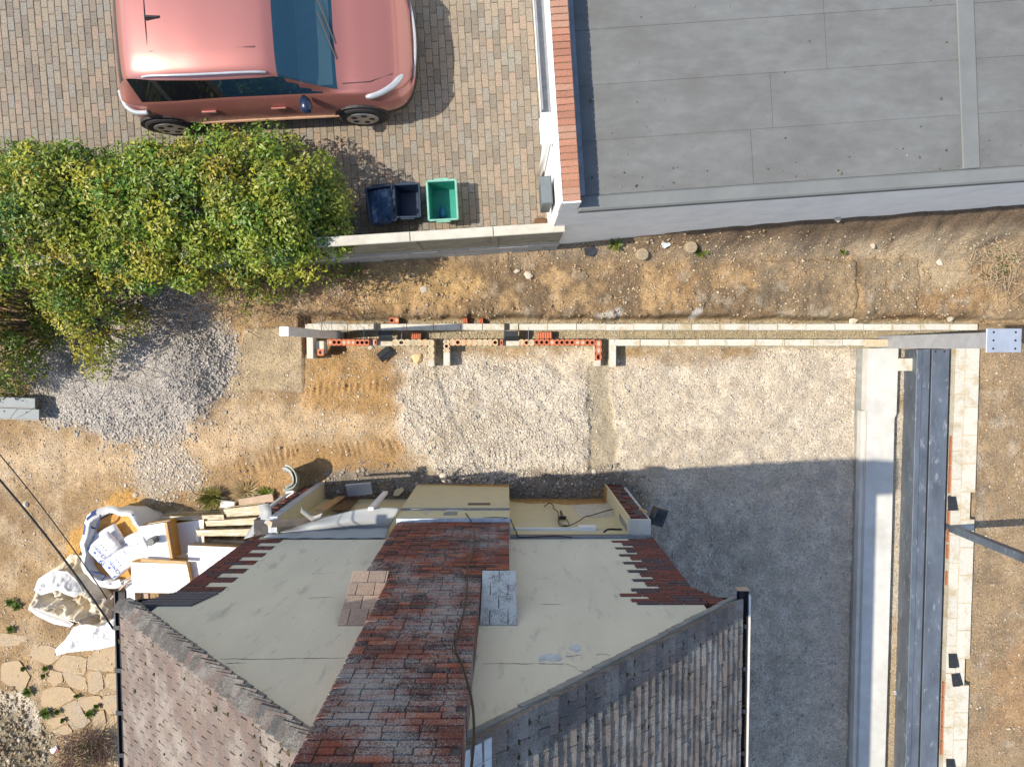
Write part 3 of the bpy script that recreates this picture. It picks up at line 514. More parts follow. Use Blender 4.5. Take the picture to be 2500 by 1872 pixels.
# ------------------------------------------------------------------ new block walls and steel
bk = {}
def block_mesh(w, d=.1, h=.215, mat='block'):
    k = (round(w, 3), d, h, mat)
    if k not in bk: bk[k] = MB().cham(-w / 2 + .004, w / 2 - .004, -d / 2, d / 2, -h, 0, .004).mesh('block', M[mat])
    return bk[k]
def brick_mesh(holes=3, fill=(0, 0, 0), L=.215, h=.065):
    m = MB(); n = 12; w = .1025; c = L / holes
    for i in range(holes):
        x0 = -L / 2 + i * c; cx = x0 + c / 2; r = min(.027, c * .4); out = []; 
        for q in range(n):
            a = 2 * math.pi * (q + .5) / n - math.pi; dx, dy = math.cos(a), math.sin(a); s = 1 / max(abs(dx) / (c / 2), abs(dy) / (w / 2)); out.append((cx + dx * s, dy * s, 0))
        inn = [(cx + r * math.cos(2 * math.pi * (q + .5) / n - math.pi), r * math.sin(2 * math.pi * (q + .5) / n - math.pi), 0) for q in range(n)]
        dep = -.006 if fill[i] else -.055
        v = out + inn + [(a, b, dep) for a, b, _ in inn]
        m.add(v, [(q, (q + 1) % n, n + (q + 1) % n, n + q) for q in range(n)])
        m.add(v, [(n + q, n + (q + 1) % n, 2 * n + (q + 1) % n, 2 * n + q) for q in range(n)], 1)
        m.add(v, [tuple(range(2 * n, 3 * n))], 2 if fill[i] else 1)
    a, b = L / 2, w / 2
    v = [(-a, -b, -h), (a, -b, -h), (a, b, -h), (-a, b, -h), (-a, -b, 0), (a, -b, 0), (a, b, 0), (-a, b, 0)]
    m.add(v, [q for q in BF if q != (4, 5, 6, 7)]); return m.mesh('brick', [M['terra'], M['hole'], M['mortar']])
bmv = [brick_mesh(3, f) for f in ((0, 0, 0), (1, 0, 0), (0, 1, 1), (1, 1, 1), (0, 0, 1))]
M['mterra'] = simple('mortared_terracotta', (.56, .3, .17), .9, var=.2, sc=25, bump=.4, world=True, stain=(.52, .44, .29), ssc=5, sth=(.42, .5))
bmm = []
for f in ((1, 1, 1), (1, 0, 1), (1, 1, 0)):
    q = brick_mesh(3, f); q.materials[0] = M['mterra']; bmm.append(q)
half = brick_mesh(1, (0,), .1); half2 = brick_mesh(2, (0, 1), .15)
ZT = .3
def xz(px, py=798, z=ZT): return W(px, py, z).x
ow = thing('block_wall', 'outer leaf of new concrete block wall along the clay bank', 'wall', (xz(748), .333, 0))
X0 = xz(748)
ob('footing_course', MB().box(.02, xz(2388) - X0 - .02, -.1, .1, -.3, -.135).mesh('footing', M['dconc']), ow)
def course(par, spans, y, ztop, x0, d=.1, pitch=None):
    for a, b in spans:
        xa, xb = xz(a, 850 - y * 150, ztop), xz(b, 850 - y * 150, ztop); n = max(1, round((xb - xa) / .45)); w = (xb - xa) / n
        for i in range(n):
            ob('block', block_mesh(w, d), par, (xa + (i + .5) * w - x0, random.uniform(-.003, .003), ztop + random.uniform(-.003, .001)), (0, 0, random.uniform(-.004, .004)))
course(ow, [(750, 785), (785, 913), (929, 993), (993, 1125), (1125, 1232), (1244, 1266), (1267, 2388)], .333, ZT, X0)
course(ow, [(744, 2384)], .333, ZT - .222, X0)
for a in (825, 841, 900, 985, 1063, 1126, 1196, 1336, 1478, 1547, 1620, 1760, 1900, 2040, 2180, 2320):
    ob('mortar_joint', MB().box(-.007, .007, -.052, .052, -.2, .0035).mesh('joint', M['mortar']), ow, (xz(a) - X0, 0, ZT - .001 + random.uniform(-.002, 0)))
ob('return_block', block_mesh(.44), ow, (.05, -.28, ZT - .002), (0, 0, math.pi / 2))
ob('return_block', block_mesh(.21, .14), ow, (.175, -.32, ZT - .1), (0, 0, math.pi / 2)); ob('brick', half, ow, (.2, -.4, ZT - .06))
ob('end_brick', MB().box(-.045, -.012, -.25, .05, -.15, .1).mesh('end_brick', M['terra']), ow)
tie = MB().tube([(0, .05, 0), (0, -.2, 0)], .003, 5).mesh('wall_tie', M['galv'])
for a in (888, 980, 1088, 1290, 1500, 1640, 1850): ob('wall_tie', tie, ow, (xz(a) - X0, -.05, ZT + .004))
YI = .09
iw = thing('block_wall', 'inner leaf of pale blocks running from the door opening to the steel column', 'wall', (xz(1490, 836), YI, 0)); X0 = xz(1490, 836)
course(iw, [(1493, 2128)], YI, ZT, X0); course(iw, [(1490, 2128)], YI, ZT - .222, X0)
for a in (1560, 1632, 1700, 1770, 1842, 1910, 1980, 2050): ob('mortar_joint', MB().box(-.006, .006, -.052, .052, -.2, .0035).mesh('joint', M['mortar']), iw, (xz(a, 836) - X0, 0, ZT - .001))
ob('return_block', block_mesh(.44), iw, (.05, -.17, ZT - .05), (0, 0, math.pi / 2)); ob('return_block', block_mesh(.42), iw, (.05, -.16, ZT - .27), (0, 0, math.pi / 2))
bed = MB()
for i in range(26):
    a = random.random(); bed.cham(4.05 + a * .55 - .05, 4.05 + a * .55 + .06, -.06 + random.uniform(-.01, 0), .05, ZT - .02, ZT + .006 + .008 * random.random(), .006)
ob('mortar_bed', bed.mesh('bed', M['mortar']), iw)
def brickleaf(name, label, runs, returns, pad, basex):
    t = thing(name, label, 'wall', (basex, YI, 0))
    for a, b, meshes in runs:
        xa, xb = xz(a, 836), xz(b, 836); n = max(1, round((xb - xa) / .225)); w = (xb - xa) / n
        ob('block', block_mesh(xb - xa + .05, .1, .215), t, ((xa + xb) / 2 - basex, 0, ZT - .07))
        for i in range(n):
            me = meshes[(i * 2 + 1) % len(meshes)]; o = ob('brick', me, t, (xa + (i + .5) * w - basex, random.uniform(-.003, .003), ZT), (0, 0, random.uniform(-.01, .01))); o.scale.x = (w - .004) / .215
    for px, y0, y1, yb, meshes in returns:
        xc = xz(px, 870); ya = W(px, y0, ZT).y; yb_ = W(px, y1, ZT).y; n = max(1, round((ya - yb_) / .22)); w = (ya - yb_) / n
        for i in range(n):
            o = ob('brick', meshes[i % len(meshes)], t, (xc - basex, ya - (i + .5) * w - YI, ZT), (0, 0, math.pi / 2)); o.scale.x = (w - .004) / .215
        ye = W(px, yb, ZT).y; ob('block', block_mesh(ya - ye, .1, .215), t, (xc - .003 - basex, (ya + ye) / 2 - YI, ZT - .07), (0, 0, math.pi / 2))
    for a, b in pad: ob('pad_block', block_mesh(xz(b, 836) - xz(a, 836) - .01, .098, .2), t, ((xz(a, 836) + xz(b, 836)) / 2 - basex, -.004, ZT - .068))
    return t
brickleaf('brick_wall', 'short inner leaf of orange perforated bricks next to the left steel post', [(799, 901, bmv), (910, 923, [half]), (958, 1045, bmm)], [(1052, 829, 878, 895, [bmm[0], bmm[0], bmv[2]])], [(923, 958)], xz(799, 836))
brickleaf('brick_wall', 'middle length of orange perforated bricks between the two gaps', [(1098, 1216, bmm), (1218, 1231, [half])], [(1090, 829, 861, 894, [bmm[1], bmv[1]])], [(1231, 1266)], xz(1083, 836))
brickleaf('brick_wall', 'length of orange perforated bricks ending at the sandy doorway strip', [(1267, 1453, [bmv[1], bmm[1], bmv[4], bmv[0], bmv[1]])], [(1461, 830, 880, 895, [bmv[2], bmv[4]])], [], xz(1267, 836))
def rib_brick(n=6, L=.23):
    m = MB(); m.box(-L / 2, L / 2, -.05, .05, -.1, 0)
    for i in range(n): x = -L / 2 + L * (i + .5) / n; m.cham(x - L / n * .3, x + L / n * .3, -.052, .052, -.1, .012, .006)
    return m.mesh('ribbed_brick', M['terra'])
def lay(name, me, px, py, z, rot, label, cat, group=None): p = W(px, py, z); return ob(name, me, None, p, rot, label, cat, group)
lay('hollow_brick', rib_brick(), 1330, 819, .17, (.1, .05, .04), 'ribbed orange brick lying in the wall cavity beside a black tray', 'brick')
lay('hollow_brick', rib_brick(5, .15), 1017, 820, .15, (-.2, .1, -.05), 'half buried ribbed orange brick in the cavity left of centre', 'brick')
lay('hollow_brick', half2, 962, 782, .16, (0, 0, 0), 'orange two hole brick stub standing behind the outer wall', 'brick')
lay('hollow_brick', rib_brick(3, .08), 1136, 785, .13, (.2, 0, .1), 'left of two orange brick ends showing behind the wall', 'brick')
lay('hollow_brick', rib_brick(3, .07), 1175, 786, .13, (.2, 0, .1), 'right of two orange brick ends showing behind the wall', 'brick')
def tray(L=.22, w=.17):
    m = MB(); m.box(-L / 2, L / 2, -w / 2, 0, -.004, .004); m.add([(-L / 2, 0, .005), (L / 2, 0, .005), (L / 2, w * .42, -.05), (-L / 2, w * .42, -.05), (-L / 2, 0, -.004), (L / 2, 0, -.004), (L / 2, w * .42, -.059), (-L / 2, w * .42, -.059)], [(0, 1, 2, 3), (7, 6, 5, 4), (4, 5, 1, 0), (5, 6, 2, 1), (6, 7, 3, 2), (7, 4, 0, 3)])
    m.box(-L / 2, -L / 2 + .01, -w / 2, 0, .0045, .012); m.box(L / 2 - .01, L / 2, -w / 2, 0, .0045, .012); m.box(-L / 2 + .012, L / 2 - .012, -.012, .0, .0045, .014); return m.mesh('tray', M['black'])
tm = tray()
for px, py, z, rot, lab in [(941, 821, .33, (.1, 0, math.pi), 'black cavity tray bridging the wall beside the left steel post'), (1248, 821, .32, (0, 0, math.pi), 'black cavity tray bridging the wall beside a ribbed brick'), (939, 864, .1, (.25, .1, R(38)), 'loose black cavity tray tilted on the soil')]:
    p = W(px, py, z); ob('cavity_tray', tm, None, p, rot, lab, 'cavity tray', 'black cavity trays')
# right hand wall
XR = xz(2330, 1000)
rw = thing('block_wall', 'double row of pale flat blocks forming the right hand wall', 'wall', (XR, 0, 0))
for row, (x0, d, off) in enumerate(((.002, .148, .0), (.15, .228, .2))):
    y = .02 + off * 0; k = 0
    while y > -7.6:
        w = .45 if k else .3 + off; z = ZT - .002 + random.uniform(-.004, .002)
        miss = row == 1 and (abs(y - w / 2 - W(2380, 1237, ZT).y) < .12 or abs(y - w / 2 - W(2380, 1625, ZT).y) < .12)
        dd = d - .075 if miss else d
        ob('block', block_mesh(w, dd), rw, (x0 + dd / 2, y - w / 2, z), (0, 0, math.pi / 2 + random.uniform(-.003, .003)))
        ob('block', block_mesh(w, d), rw, (x0 + d / 2 - .002, y - w / 2, z - .222), (0, 0, math.pi / 2))
        ob('mortar_joint', MB().box(0, d - .01, -.007, .007, -.2, .004).mesh('joint', M['mortar']), rw, (x0 + .004, y, z + .0005)); y -= w; k += 1
ob('seam', MB().box(-.006, .006, -7.5, 0, -.1, 0).mesh('seam', M['mortar']), rw, (.15, 0, ZT - .0005))
y = .0; k = 0
lowb = bmm + [bmv[3]]
while y > -7.4:
    ob('brick', lowb[k % 4], rw, (-.062 + random.uniform(-.003, .003), y - .1125, .14), (0, 0, math.pi / 2)); y -= .225; k += 1
edge = MB(); 
for i in range(16): edge.cham(-.018, .018, -.05 - i * .014 + .04, -.042 - i * .014 + .046, -.03, .006, .003)
em = edge.mesh('ribbed_edge', simple('dull_terracotta', (.36, .14, .07), .9, var=.3, sc=30))
for py in [1065, 1101, 1137, 1170, 1245, 1290, 1330, 1395, 1665, 1701, 1737, 1773, 1809]: ob('ribbed_edge', em, rw, (-.004, W(2330, py, .25).y, .26))
p = W(2328, 1228, .25); 
for px, py, L, lab in [(2328, 1228, .22, 'black cavity tray on the right wall near the dark post foot'), (2330, 1611, .22, 'upper of a pair of black cavity trays on the right wall'), (2338, 1657, .2, 'lower tilted black cavity tray of the pair on the right wall'), (2324, 1866, .2, 'black cavity tray at the bottom end of the right wall')]:
    p = W(px, py, .3); ob('cavity_tray', tray(L, .2), None, (p.x, p.y, .325), (.12, -.1, R(-90) + (.1 if px == 2338 else 0)), lab, 'cavity tray', 'black cavity trays')
# ground beam and block bearer
gbm = thing('ground_beam', 'long smooth pale concrete ground beam at the edge of the gravel', 'concrete beam', (0, 0, 0))
ga_ = [(5.716, -.0), (6.205, -.0), (6.2, -1.05), (6.17, -1.12), (6.175, -3.0), (6.165, -7.6), (5.716, -7.6)]
v, f = prism(ccw(ga_), -.05, .2); ob('beam', mesh('beam', v, f, M['conc']), gbm)
ob('ledge', MB().box(5.63, 5.714, -7.6, -.0, -.05, .035).mesh('ledge', M['dconc']), gbm); ob('ledge', MB().box(5.655, 5.713, -7.6, -1.0, .037, .16).mesh('ledge', M['conc']), gbm)
ob('beam_joint', MB().box(5.722, 5.728, -7.6, -1.0, .199, .2025).mesh('bj', M['dconc']), gbm)
p = W(2214, 890, .25); ob('bearer_block', MB().cham(-.14, .2, -.1, .1, -.25, 0, .005).mesh('bearer', M['block']), None, (p.x, p.y, .23), None, 'single white block bearing between ground beam and steel beam', 'block')
# steel
XB = 6.416
s1 = thing('steel_beam', 'dark steel beam with raised edge and long groove, left of the pair', 'steel beam', (XB, 0, 0))
ob('flange', MB().cham(0, .085, -7.6, -.02, .0, .355, .006).mesh('flange', M['steel']), s1); ob('web', MB().box(.087, .215, -7.6, -.02, .2, .335).mesh('web', M['steel']), s1)
ob('weld', MB().box(.085, .0895, -7.6, -.02, .3, .341).mesh('weld', M['galv']), s1)
s2 = thing('steel_beam', 'wide scuffed dark steel beam, right of the pair beside the wall', 'steel beam', (XB + .222, 0, 0))
ob('top_flange', MB().cham(.012, .285, -7.6, -.02, .335, .36, .004).mesh('flange', M['steel']), s2); ob('web', MB().box(.14, .16, -7.6, -.02, .1, .334).mesh('web', M['steel']), s2); ob('bottom_flange', MB().box(.012, .285, -7.6, -.02, .07, .099).mesh('flange', M['steel']), s2); ob('side_plate', MB().box(-.002, .009, -7.6, -.02, .1, .345).mesh('sp', M['gutter']), s2)
bolt = MB().tube([(0, 0, 0), (0, 0, .012)], .012, 6).mesh('bolt', M['cable'])
for a in (.06, .2): ob('bolt', bolt, s2, (a, -.05, .36))
def hcol(x, y, z0, z1, name, label):
    t = thing(name, label, 'steel column', (x, y, 0))
    ob('flange', MB().box(-.1, -.088, -.1, .1, z0, z1).mesh('flange', M['steel2']), t); ob('flange', MB().box(.088, .1, -.1, .1, z0, z1).mesh('flange', M['steel2']), t); ob('web', MB().box(-.087, .087, -.005, .005, z0, z1).mesh('web', M['steel2']), t)
    m = MB().cham(-.215, .215, -.145, .145, z1 + .001, z1 + .02, .003); pl = ob('top_plate', m.mesh('plate', M['galv']), t)
    hb = MB().tube([(0, 0, 0), (0, 0, .0015)], .013, 12).mesh('bolt_hole', M['cable'])
    for i in (-.15, .12):
        for j in (-.1, 0, .1): ob('bolt_hole', hb, pl, (i + .02, j, z1 + .0205))
    return t
hc = hcol(6.07, .095, 0, 2.78, 'steel_column', 'grey steel column with pale bolted top plate at the right corner')
for o in hc.children:
    if o.name.startswith('flange') and False: pass
lp = thing('steel_column', 'slim grey box column with white cap at the left end of the wall', 'steel column', (-2.723, .205, 0))
ob('shaft', MB().box(-.055, .055, -.055, .055, -.2, 2.79).mesh('shaft', M['post']), lp); ob('cap', MB().cham(-.057, .057, -.057, .057, 2.791, 2.8, .003).mesh('cap', M['white']), lp)
rp = thing('steel_column', 'dark slim steel post leaning out of frame past the right wall', 'steel column', (7.1, -2.87, 0))
ob('shaft', MB().box(-.055, .055, -.055, .055, -.1, 2.78).mesh('shaft', M['steel']), rp); ob('base_plate', MB().box(-.1, .1, -.1, .1, .02, .04).mesh('bp', M['steel']), rp)
# ------------------------------------------------------------------ the house
YW, YC = -2.433, -2.196; XL, XRr = -3.31, 1.865; RX = -.73; EZ = 4.78; EL, ER = -3.67, 2.21; RZ = EZ + (RX - EL) * 1.0; YB = -9.5
slopeL = math.atan2(RZ - EZ, RX - EL); slopeR = math.atan2(RZ - EZ, ER - RX)
hs = thing('house', 'cream rendered gable end house with brick chimney and tiled roof slopes', 'house', ((XL + XRr) / 2, YW, 0)); HX = (XL + XRr) / 2
def hp(name, me, loc=(0, 0, 0), rot=None, par=None, label=None):
    o = ob(name, me, hs if par is None else par, (loc[0] - HX, loc[1] - YW, loc[2]) if par is None else loc, rot)
    if label: o['label'] = label
    return o
def hm(mb, name, mat, smooth=False, label=None, par=None):
    """mesh given in world coordinates -> part of the house (or of a part at the same origin)"""
    mb.v = [(a - HX, b - YW, c) for a, b, c in mb.v]; return ob(name, mb.mesh(name, mat, smooth), hs if par is None else par)
# walls
z1 = 2.45
def gab(z): return (RX - (RZ - z) * (RX - EL) / (RZ - EZ) , RX + (RZ - z) * (ER - RX) / (RZ - EZ))
g = MB(); pr = [(XL + .006, z1 + .06), (XRr - .006, z1 + .06), (XRr - .006, 5.0), (RX, RZ - .12), (XL + .006, 5.0)]
v = [(x, YW, z) for x, z in pr] + [(x, YW - .28, z) for x, z in pr]; g.add(v, [(0, 1, 2, 3, 4), (9, 8, 7, 6, 5)] + [(i, 5 + i, 5 + (i + 1) % 5, (i + 1) % 5) for i in range(5)])
hm(g, 'gable_wall', M['render'])
hm(MB().box(XL + .006, XRr - .006, YW - .28, YW - .012, 0, z1 + .055), 'lower_wall', M['cream'])
wb = MB(); wc = []
for X, sx in ((XL, -1), (XRr, 1)):
    for k in range(64):
        y = YW - .002 - (.0 if k % 2 else .11)
        if k % 2 == 0: wb.box(min(X, X - sx * .1), max(X, X - sx * .1), y + .0, YW - .002, k * .075, k * .075 + .065); wc += [random.random()] * 8
        while y > YW - 3.2: wb.box(min(X, X - sx * .1), max(X, X - sx * .1), y - .215, y - .008, k * .075, k * .075 + .065); wc += [random.random()] * 8; y -= .225
wm = None
wb.v = [(a - HX, b - YW, c) for a, b, c in wb.v]; wm = wb.mesh('side_bricks', M['wallbrick']); setcol(wm, wc); ob('side_bricks', wm, hs, kind='stuff')
hm(MB().box(XL + .01, XL + .2, YB, YW - .285, 0, EZ).box(XRr - .2, XRr - .01, YB, YW - .285, 0, EZ).box(XL + .2, XRr - .2, YB, YB + .2, 0, EZ + .5), 'side_wall', M['cmort'])
# quoins: individual bricks standing proud of the render
qk = {}
def qmesh(w, d=.1, mat='quoin', h=.0635):
    k = (round(w, 3), d, mat, h)
    if k not in qk:
        m = MB(); c = .004; a = w / 2
        m.add([(-a, -d, -h / 2), (a, -d, -h / 2), (a, -d, h / 2), (-a, -d, h / 2), (-a, -c, -h / 2), (a, -c, -h / 2), (a, -c, h / 2), (-a, -c, h / 2), (-a + c, 0, -h / 2 + c), (a - c, 0, -h / 2 + c), (a - c, 0, h / 2 - c), (-a + c, 0, h / 2 - c)],
              [(0, 1, 2, 3), (4, 7, 11, 8), (8, 11, 10, 9), (0, 4, 5, 1), (1, 5, 6, 2), (2, 6, 7, 3), (3, 7, 4, 0), (5, 4, 8, 9), (6, 5, 9, 10), (7, 6, 10, 11)])
        qk[k] = m.mesh('brick', M[mat])
    return qk[k]
pat = [[.103, .215], [.215, .215], [.103], [.215]]
quo = {}
for side, X, sx in (('L', XL, 1), ('R', XRr, -1)):
    q = hp('quoin', None, (X, YW, 0)); quo[side] = q
    n = 26 if side == 'L' else 25
    for k in range(n):
        x = 0; z = z1 + .12 + k * .075; P_ = [[.215, .215], [.103, .215, .103], [.215], [.103, .103]][k % 4]
        if side == 'R': P_ = [[.215, .103], [.103, .215, .215], [.215, .215], [.103, .215, .103]][k % 4]
        for w in P_:
            ob('brick', qmesh(w), q, (sx * (x + w / 2), .012 + random.uniform(-.002, .002), z)); x += w + .01
        ob('bed', MB().box(min(0, sx * x), max(0, sx * x), -.05, .006, z - .041, z - .0335).mesh('bed', M['cmort']), q)
# corbels at the eaves
cb = hp('corbel', None, (XL, YW, 0), label='dark stacked tile corbel under the left eaves')
for i in range(10):
    xo = -.035 * i * .75; ob('creasing_tile', MB().box(xo, .33 + .012 * (9 - i), -.3, .02 + .003 * (i % 2), -.012, .012).mesh('ct', M['lead'] if False else M['dtile'] if 'dtile' in M else M.setdefault('dtile', simple('creasing_tile', (.14, .13, .135), .9, var=.2, sc=20, bump=.4))), cb, (0, 0, 4.53 + i * .036))
cb = hp('corbel', None, (XRr, YW, 0), label='red brick corbel stepping out under the right eaves')
for i in range(6):
    x = .048 * (i + 1) * .9
    while x > -.55 + .12 * (i % 2): ob('brick', qmesh(.215), cb, (x - .1075, .014, z1 + .12 + (25 + i) * .075)); x -= .225
    ob('bed', MB().box(-.5, .04 * i, -.05, .007, -.041, -.0335).mesh('bed', M['cmort']), cb, (0, 0, z1 + .12 + (25 + i) * .075))
    ob('return', MB().box(-.05, .043 * (i + 1), -.3, -.04, -.033, .033).mesh('ret', M['quoin']), cb, (0, 0, z1 + .12 + (25 + i) * .075))
# lower wall dressings: damp band, bare plaster, flashing lines, ledge
def wallpatch(name, pts, mat, y=YW - .0095, par=None, d=.003):
    P_ = [WY(a, b, y) for a, b in pts]; n = len(P_); v = P_ + [p + Vector((0, -d, 0)) for p in P_]
    a = sum(P_[i].x * P_[(i + 1) % n].z - P_[(i + 1) % n].x * P_[i].z for i in range(n))
    f = [tuple(range(n)) if a < 0 else tuple(range(n - 1, -1, -1))] + [(i, (i + 1) % n, n + (i + 1) % n, n + i) for i in range(n)]
    m = MB().add(v, f); return hm(m, name, mat)
wallpatch('damp_stain', [(1246, 1217), (1300, 1216), (1478, 1217), (1480, 1228), (1440, 1231), (1385, 1232), (1340, 1227), (1295, 1229), (1247, 1223)], M['rust'])
wallpatch('bare_plaster', [(1397, 1232), (1460, 1229), (1500, 1232), (1509, 1260), (1450, 1262), (1412, 1260)], M['plaster'], YW - .0075)
hm(MB().box(.03, XRr - .02, YW - .02, YW + .03, z1 - .02, z1 + .015), 'ledge', M['lead'])
hm(MB().box(.03, XRr - .02, YW - .02, YW + .012, z1 - .13, z1 - .03), 'brick_band', M['cmort'])
lb = hp('band_course', None, (0, YW, z1 - .08)); x = .05
while x < 1.6: ob('brick', qmesh(.215), lb, (x + .11, .018, 0)); x += .225
# plaster edge above the ceiling line
hm(MB().box(.03, 1.6, YW - .02, YW - .004, 1.98, 2.0), 'ceiling_line', M['plaster'])
hm(MB().box(.03, .95, YW - .02, YW + .014, 1.97, 2.02).box(.95, 1.18, YW - .02, YW + .04, 1.93, 2.06), 'cable_trunking', M['white'])
# chimney: breast, stack with bricks, shoulders
ch = hp('chimney', None, (RX, YC, 0)); CX = RX
lx0, lx1 = -1.405, .016; ux0, ux1 = -1.15, -.252; zs = 4.7; zb = 2.56; ztop = 8.45
def cm(mb, name, mat): mb.v = [(a - CX, b - YC, c) for a, b, c in mb.v]; return ob(name, mb.mesh(name, mat), ch)
cm(MB().box(lx0 + .01, lx1 - .01, YW - .05, YC - .012, zb - .05, zs), 'core', M['cmort'])
cm(MB().box(ux0 + .01, ux1 - .01, YW - .06, YC - .012, zs + .001, 7.1).box(ux0 + .01, ux1 - .01, YC - .55, YC - .012, 7.101, ztop), 'stack_core', M['cmort'])
bl = []
k = 0; z = zb + .04
while z < ztop - .05:
    a, b = (lx0, lx1) if z < zs - .02 else (ux0, ux1)
    kind = k % 3
    seq = []; x = a
    if k % 2: seq.append(.1025)
    while sum(seq) + .01 * len(seq) < b - a - .05:
        seq.append(.215 if (kind != 2 or random.random() < .35) else .1025)
    for i, w in enumerate(seq):
        w_ = min(w, b - x)
        if w_ < .05: break
        if b - (x + w_) < .06: w_ = b - x
        bl.append((z, x + w_ / 2, w_ - .006, x < a + .01, x + w_ > b - .01)); x += w_ + .001
    z += .075; k += 1
visb = sorted([q for q in bl if q[0] < 7.95], key=lambda q: -q[0]); ind = set(id(q) for q in visb[:300]); sm = MB(); sc_ = []
for q in bl:
    z, x, w, e0, e1 = q; d = .23 if (e0 or e1) else .1; yo = random.uniform(-.004, .004)
    if id(q) in ind:
        w2 = round(w / .012) * .012; o = ob('brick', qmesh(w2, d, 'brick'), ch, (x - CX, yo, z), (random.uniform(-.01, .01), 0, random.uniform(-.006, .006))); o.scale.x = w / w2
    else:
        me = qmesh(round(w / .012) * .012, d, 'brick'); b0 = len(sm.v); sx = w / (round(w / .012) * .012)
        sm.add([(v_.co.x * sx + x - CX, v_.co.y + yo, v_.co.z + z) for v_ in me.vertices], [tuple(p_.vertices) for p_ in me.polygons]); sc_ += [random.random()] * len(me.vertices)
if sm.v:
    m_ = sm.mesh('brickwork', M['brickS']); setcol(m_, sc_); ob('brickwork', m_, ch, kind='stuff')
br = hp('chimney_breast', None, (RX, YC, 0))
def brm(mb, name, mat): mb.v = [(a - CX, b - YC, c) for a, b, c in mb.v]; return ob(name, mb.mesh(name, mat), br)
brm(MB().box(-1.465, .019, YW - .05, YC, -.1, 1.86).box(-1.44, .019, YW - .05, YC - .002, 1.861, 2.36), 'plaster_face', M['cream'])
brm(MB().box(-1.46, .022, YC + .001, YC + .018, 1.84, 1.9), 'picture_rail', M['lead'])
brm(MB().box(-1.43, .022, YW, YC + .006, 2.362, 2.41), 'flashing', M['lead']); brm(MB().box(-1.42, .03, YW, YC + .035, 2.5, 2.53), 'flashing', M['lightlead']); brm(MB().box(-1.42, .018, YW, YC - .004, 2.41, 2.5), 'brick_band', M['quoin'])
wallpatch('vent_slot', [(1143, 1227), (1198, 1227), (1196, 1232), (1142, 1232)], M['cable'], YC + .004, d=.006)
wallpatch('plaster_scar', [(1090, 1241), (1152, 1239), (1152, 1243), (1090, 1246)], M['white'], YC + .004)
wallpatch('plaster_scar', [(1040, 1241), (1050, 1241), (1043, 1254), (1036, 1254)], M['plaster'], YC + .003)
wallpatch('knocked_hole', [(1083, 1251), (1095, 1248), (1116, 1249), (1117, 1256), (1083, 1257)], M['dconc'], YC + .003)
wallpatch('damp_stain', [(1020, 1181), (1241, 1180), (1241, 1188), (1140, 1186), (1110, 1184), (1024, 1183)], M['rust'], YC + .003)
# shoulders
for side, xa, xb, mat in (('L', -1.5, -1.15, 'shtile'), ('R', -.25, .085, 'shtile2')):
    t = hp('chimney_shoulder', None, ((xa + xb) / 2, YC, 4.7), label='pale clay tiled chimney shoulder' if side == 'L' else 'lichen covered grey tiled chimney shoulder'); w = xb - xa
    y0, zz0, y1, zz1 = .02, -.02, YW - YC, .62; ln = math.hypot(y1 - y0, zz1 - zz0); an = math.atan2(zz1 - zz0, y0 - y1)
    ob('bed', MB().add([(-w / 2 + .02, y0 - .02, zz0 - .03), (w / 2 - .02, y0 - .02, zz0 - .03), (w / 2 - .02, y1, zz0 - .03), (-w / 2 + .02, y1, zz0 - .03), (-w / 2 + .02, y0 - .02, zz0 - .01), (w / 2 - .02, y0 - .02, zz0 - .01), (w / 2 - .02, y1, zz1 - .03), (-w / 2 + .02, y1, zz1 - .03)], BF).mesh('bed', M['cmort']), t)
    for r_ in range(4):
        d0 = ln * r_ / 4; x = -w / 2 - (.0 if r_ % 2 else .0); k = 0
        while x < w / 2 - .02:
            tw = .165 if (k or r_ % 2 == 0) else .085
            tw = min(tw, w / 2 - x); pos = Vector((x + tw / 2, y0 + (y1 - y0) * (d0 + .09) / ln, zz0 + (zz1 - zz0) * (d0 + .09) / ln))
            me = MB().cham(-tw / 2 + .003, tw / 2 - .003, -.1, .1, -.008, .008, .003).mesh('tile', M[mat]); o = ob('tile', me, t, pos + Vector((0, .012, .01 + .004)), (-(an) + .06 + math.pi * 0, 0, random.uniform(-.02, .02))); o.rotation_euler = (-an + .05, random.uniform(-.02, .02), random.uniform(-.015, .015) + math.pi * 0); x += tw; k += 1
# roof slopes ------------------------------------------------------------------
rf = hp('roof', None, (RX, YW, EZ))
def rm_(mb, name, mat, par=None): mb.v = [(a - RX, b - YW, c - EZ) for a, b, c in mb.v]; return ob(name, mb.mesh(name, mat), rf if par is None else par)
VY = YW + .03
d = MB()
for ex, sx in ((EL, 1), (ER, -1)):
    v = [(ex, VY - .03, EZ - .03), (RX, VY - .03, RZ - .03), (RX, YB, RZ - .03), (ex, YB, EZ - .03), (ex, VY - .03, EZ - .09), (RX, VY - .03, RZ - .12), (RX, YB, RZ - .12), (ex, YB, EZ - .09)]
    d.add(v, [(0, 1, 2, 3), (7, 6, 5, 4), (0, 4, 5, 1), (2, 6, 7, 3), (3, 7, 4, 0)] if sx > 0 else [(3, 2, 1, 0), (4, 5, 6, 7), (1, 5, 4, 0), (3, 7, 6, 2), (0, 4, 7, 3)])
rm_(d, 'underlay', M['dtimber'])
def inview(p):
    q = _cr.transposed() @ (Vector(p) - Vector((0, 0, H))); x = F * q.x / -q.z; y = F * q.y / -q.z; return abs(x) < 1270 and abs(y) < 960
tk = {}
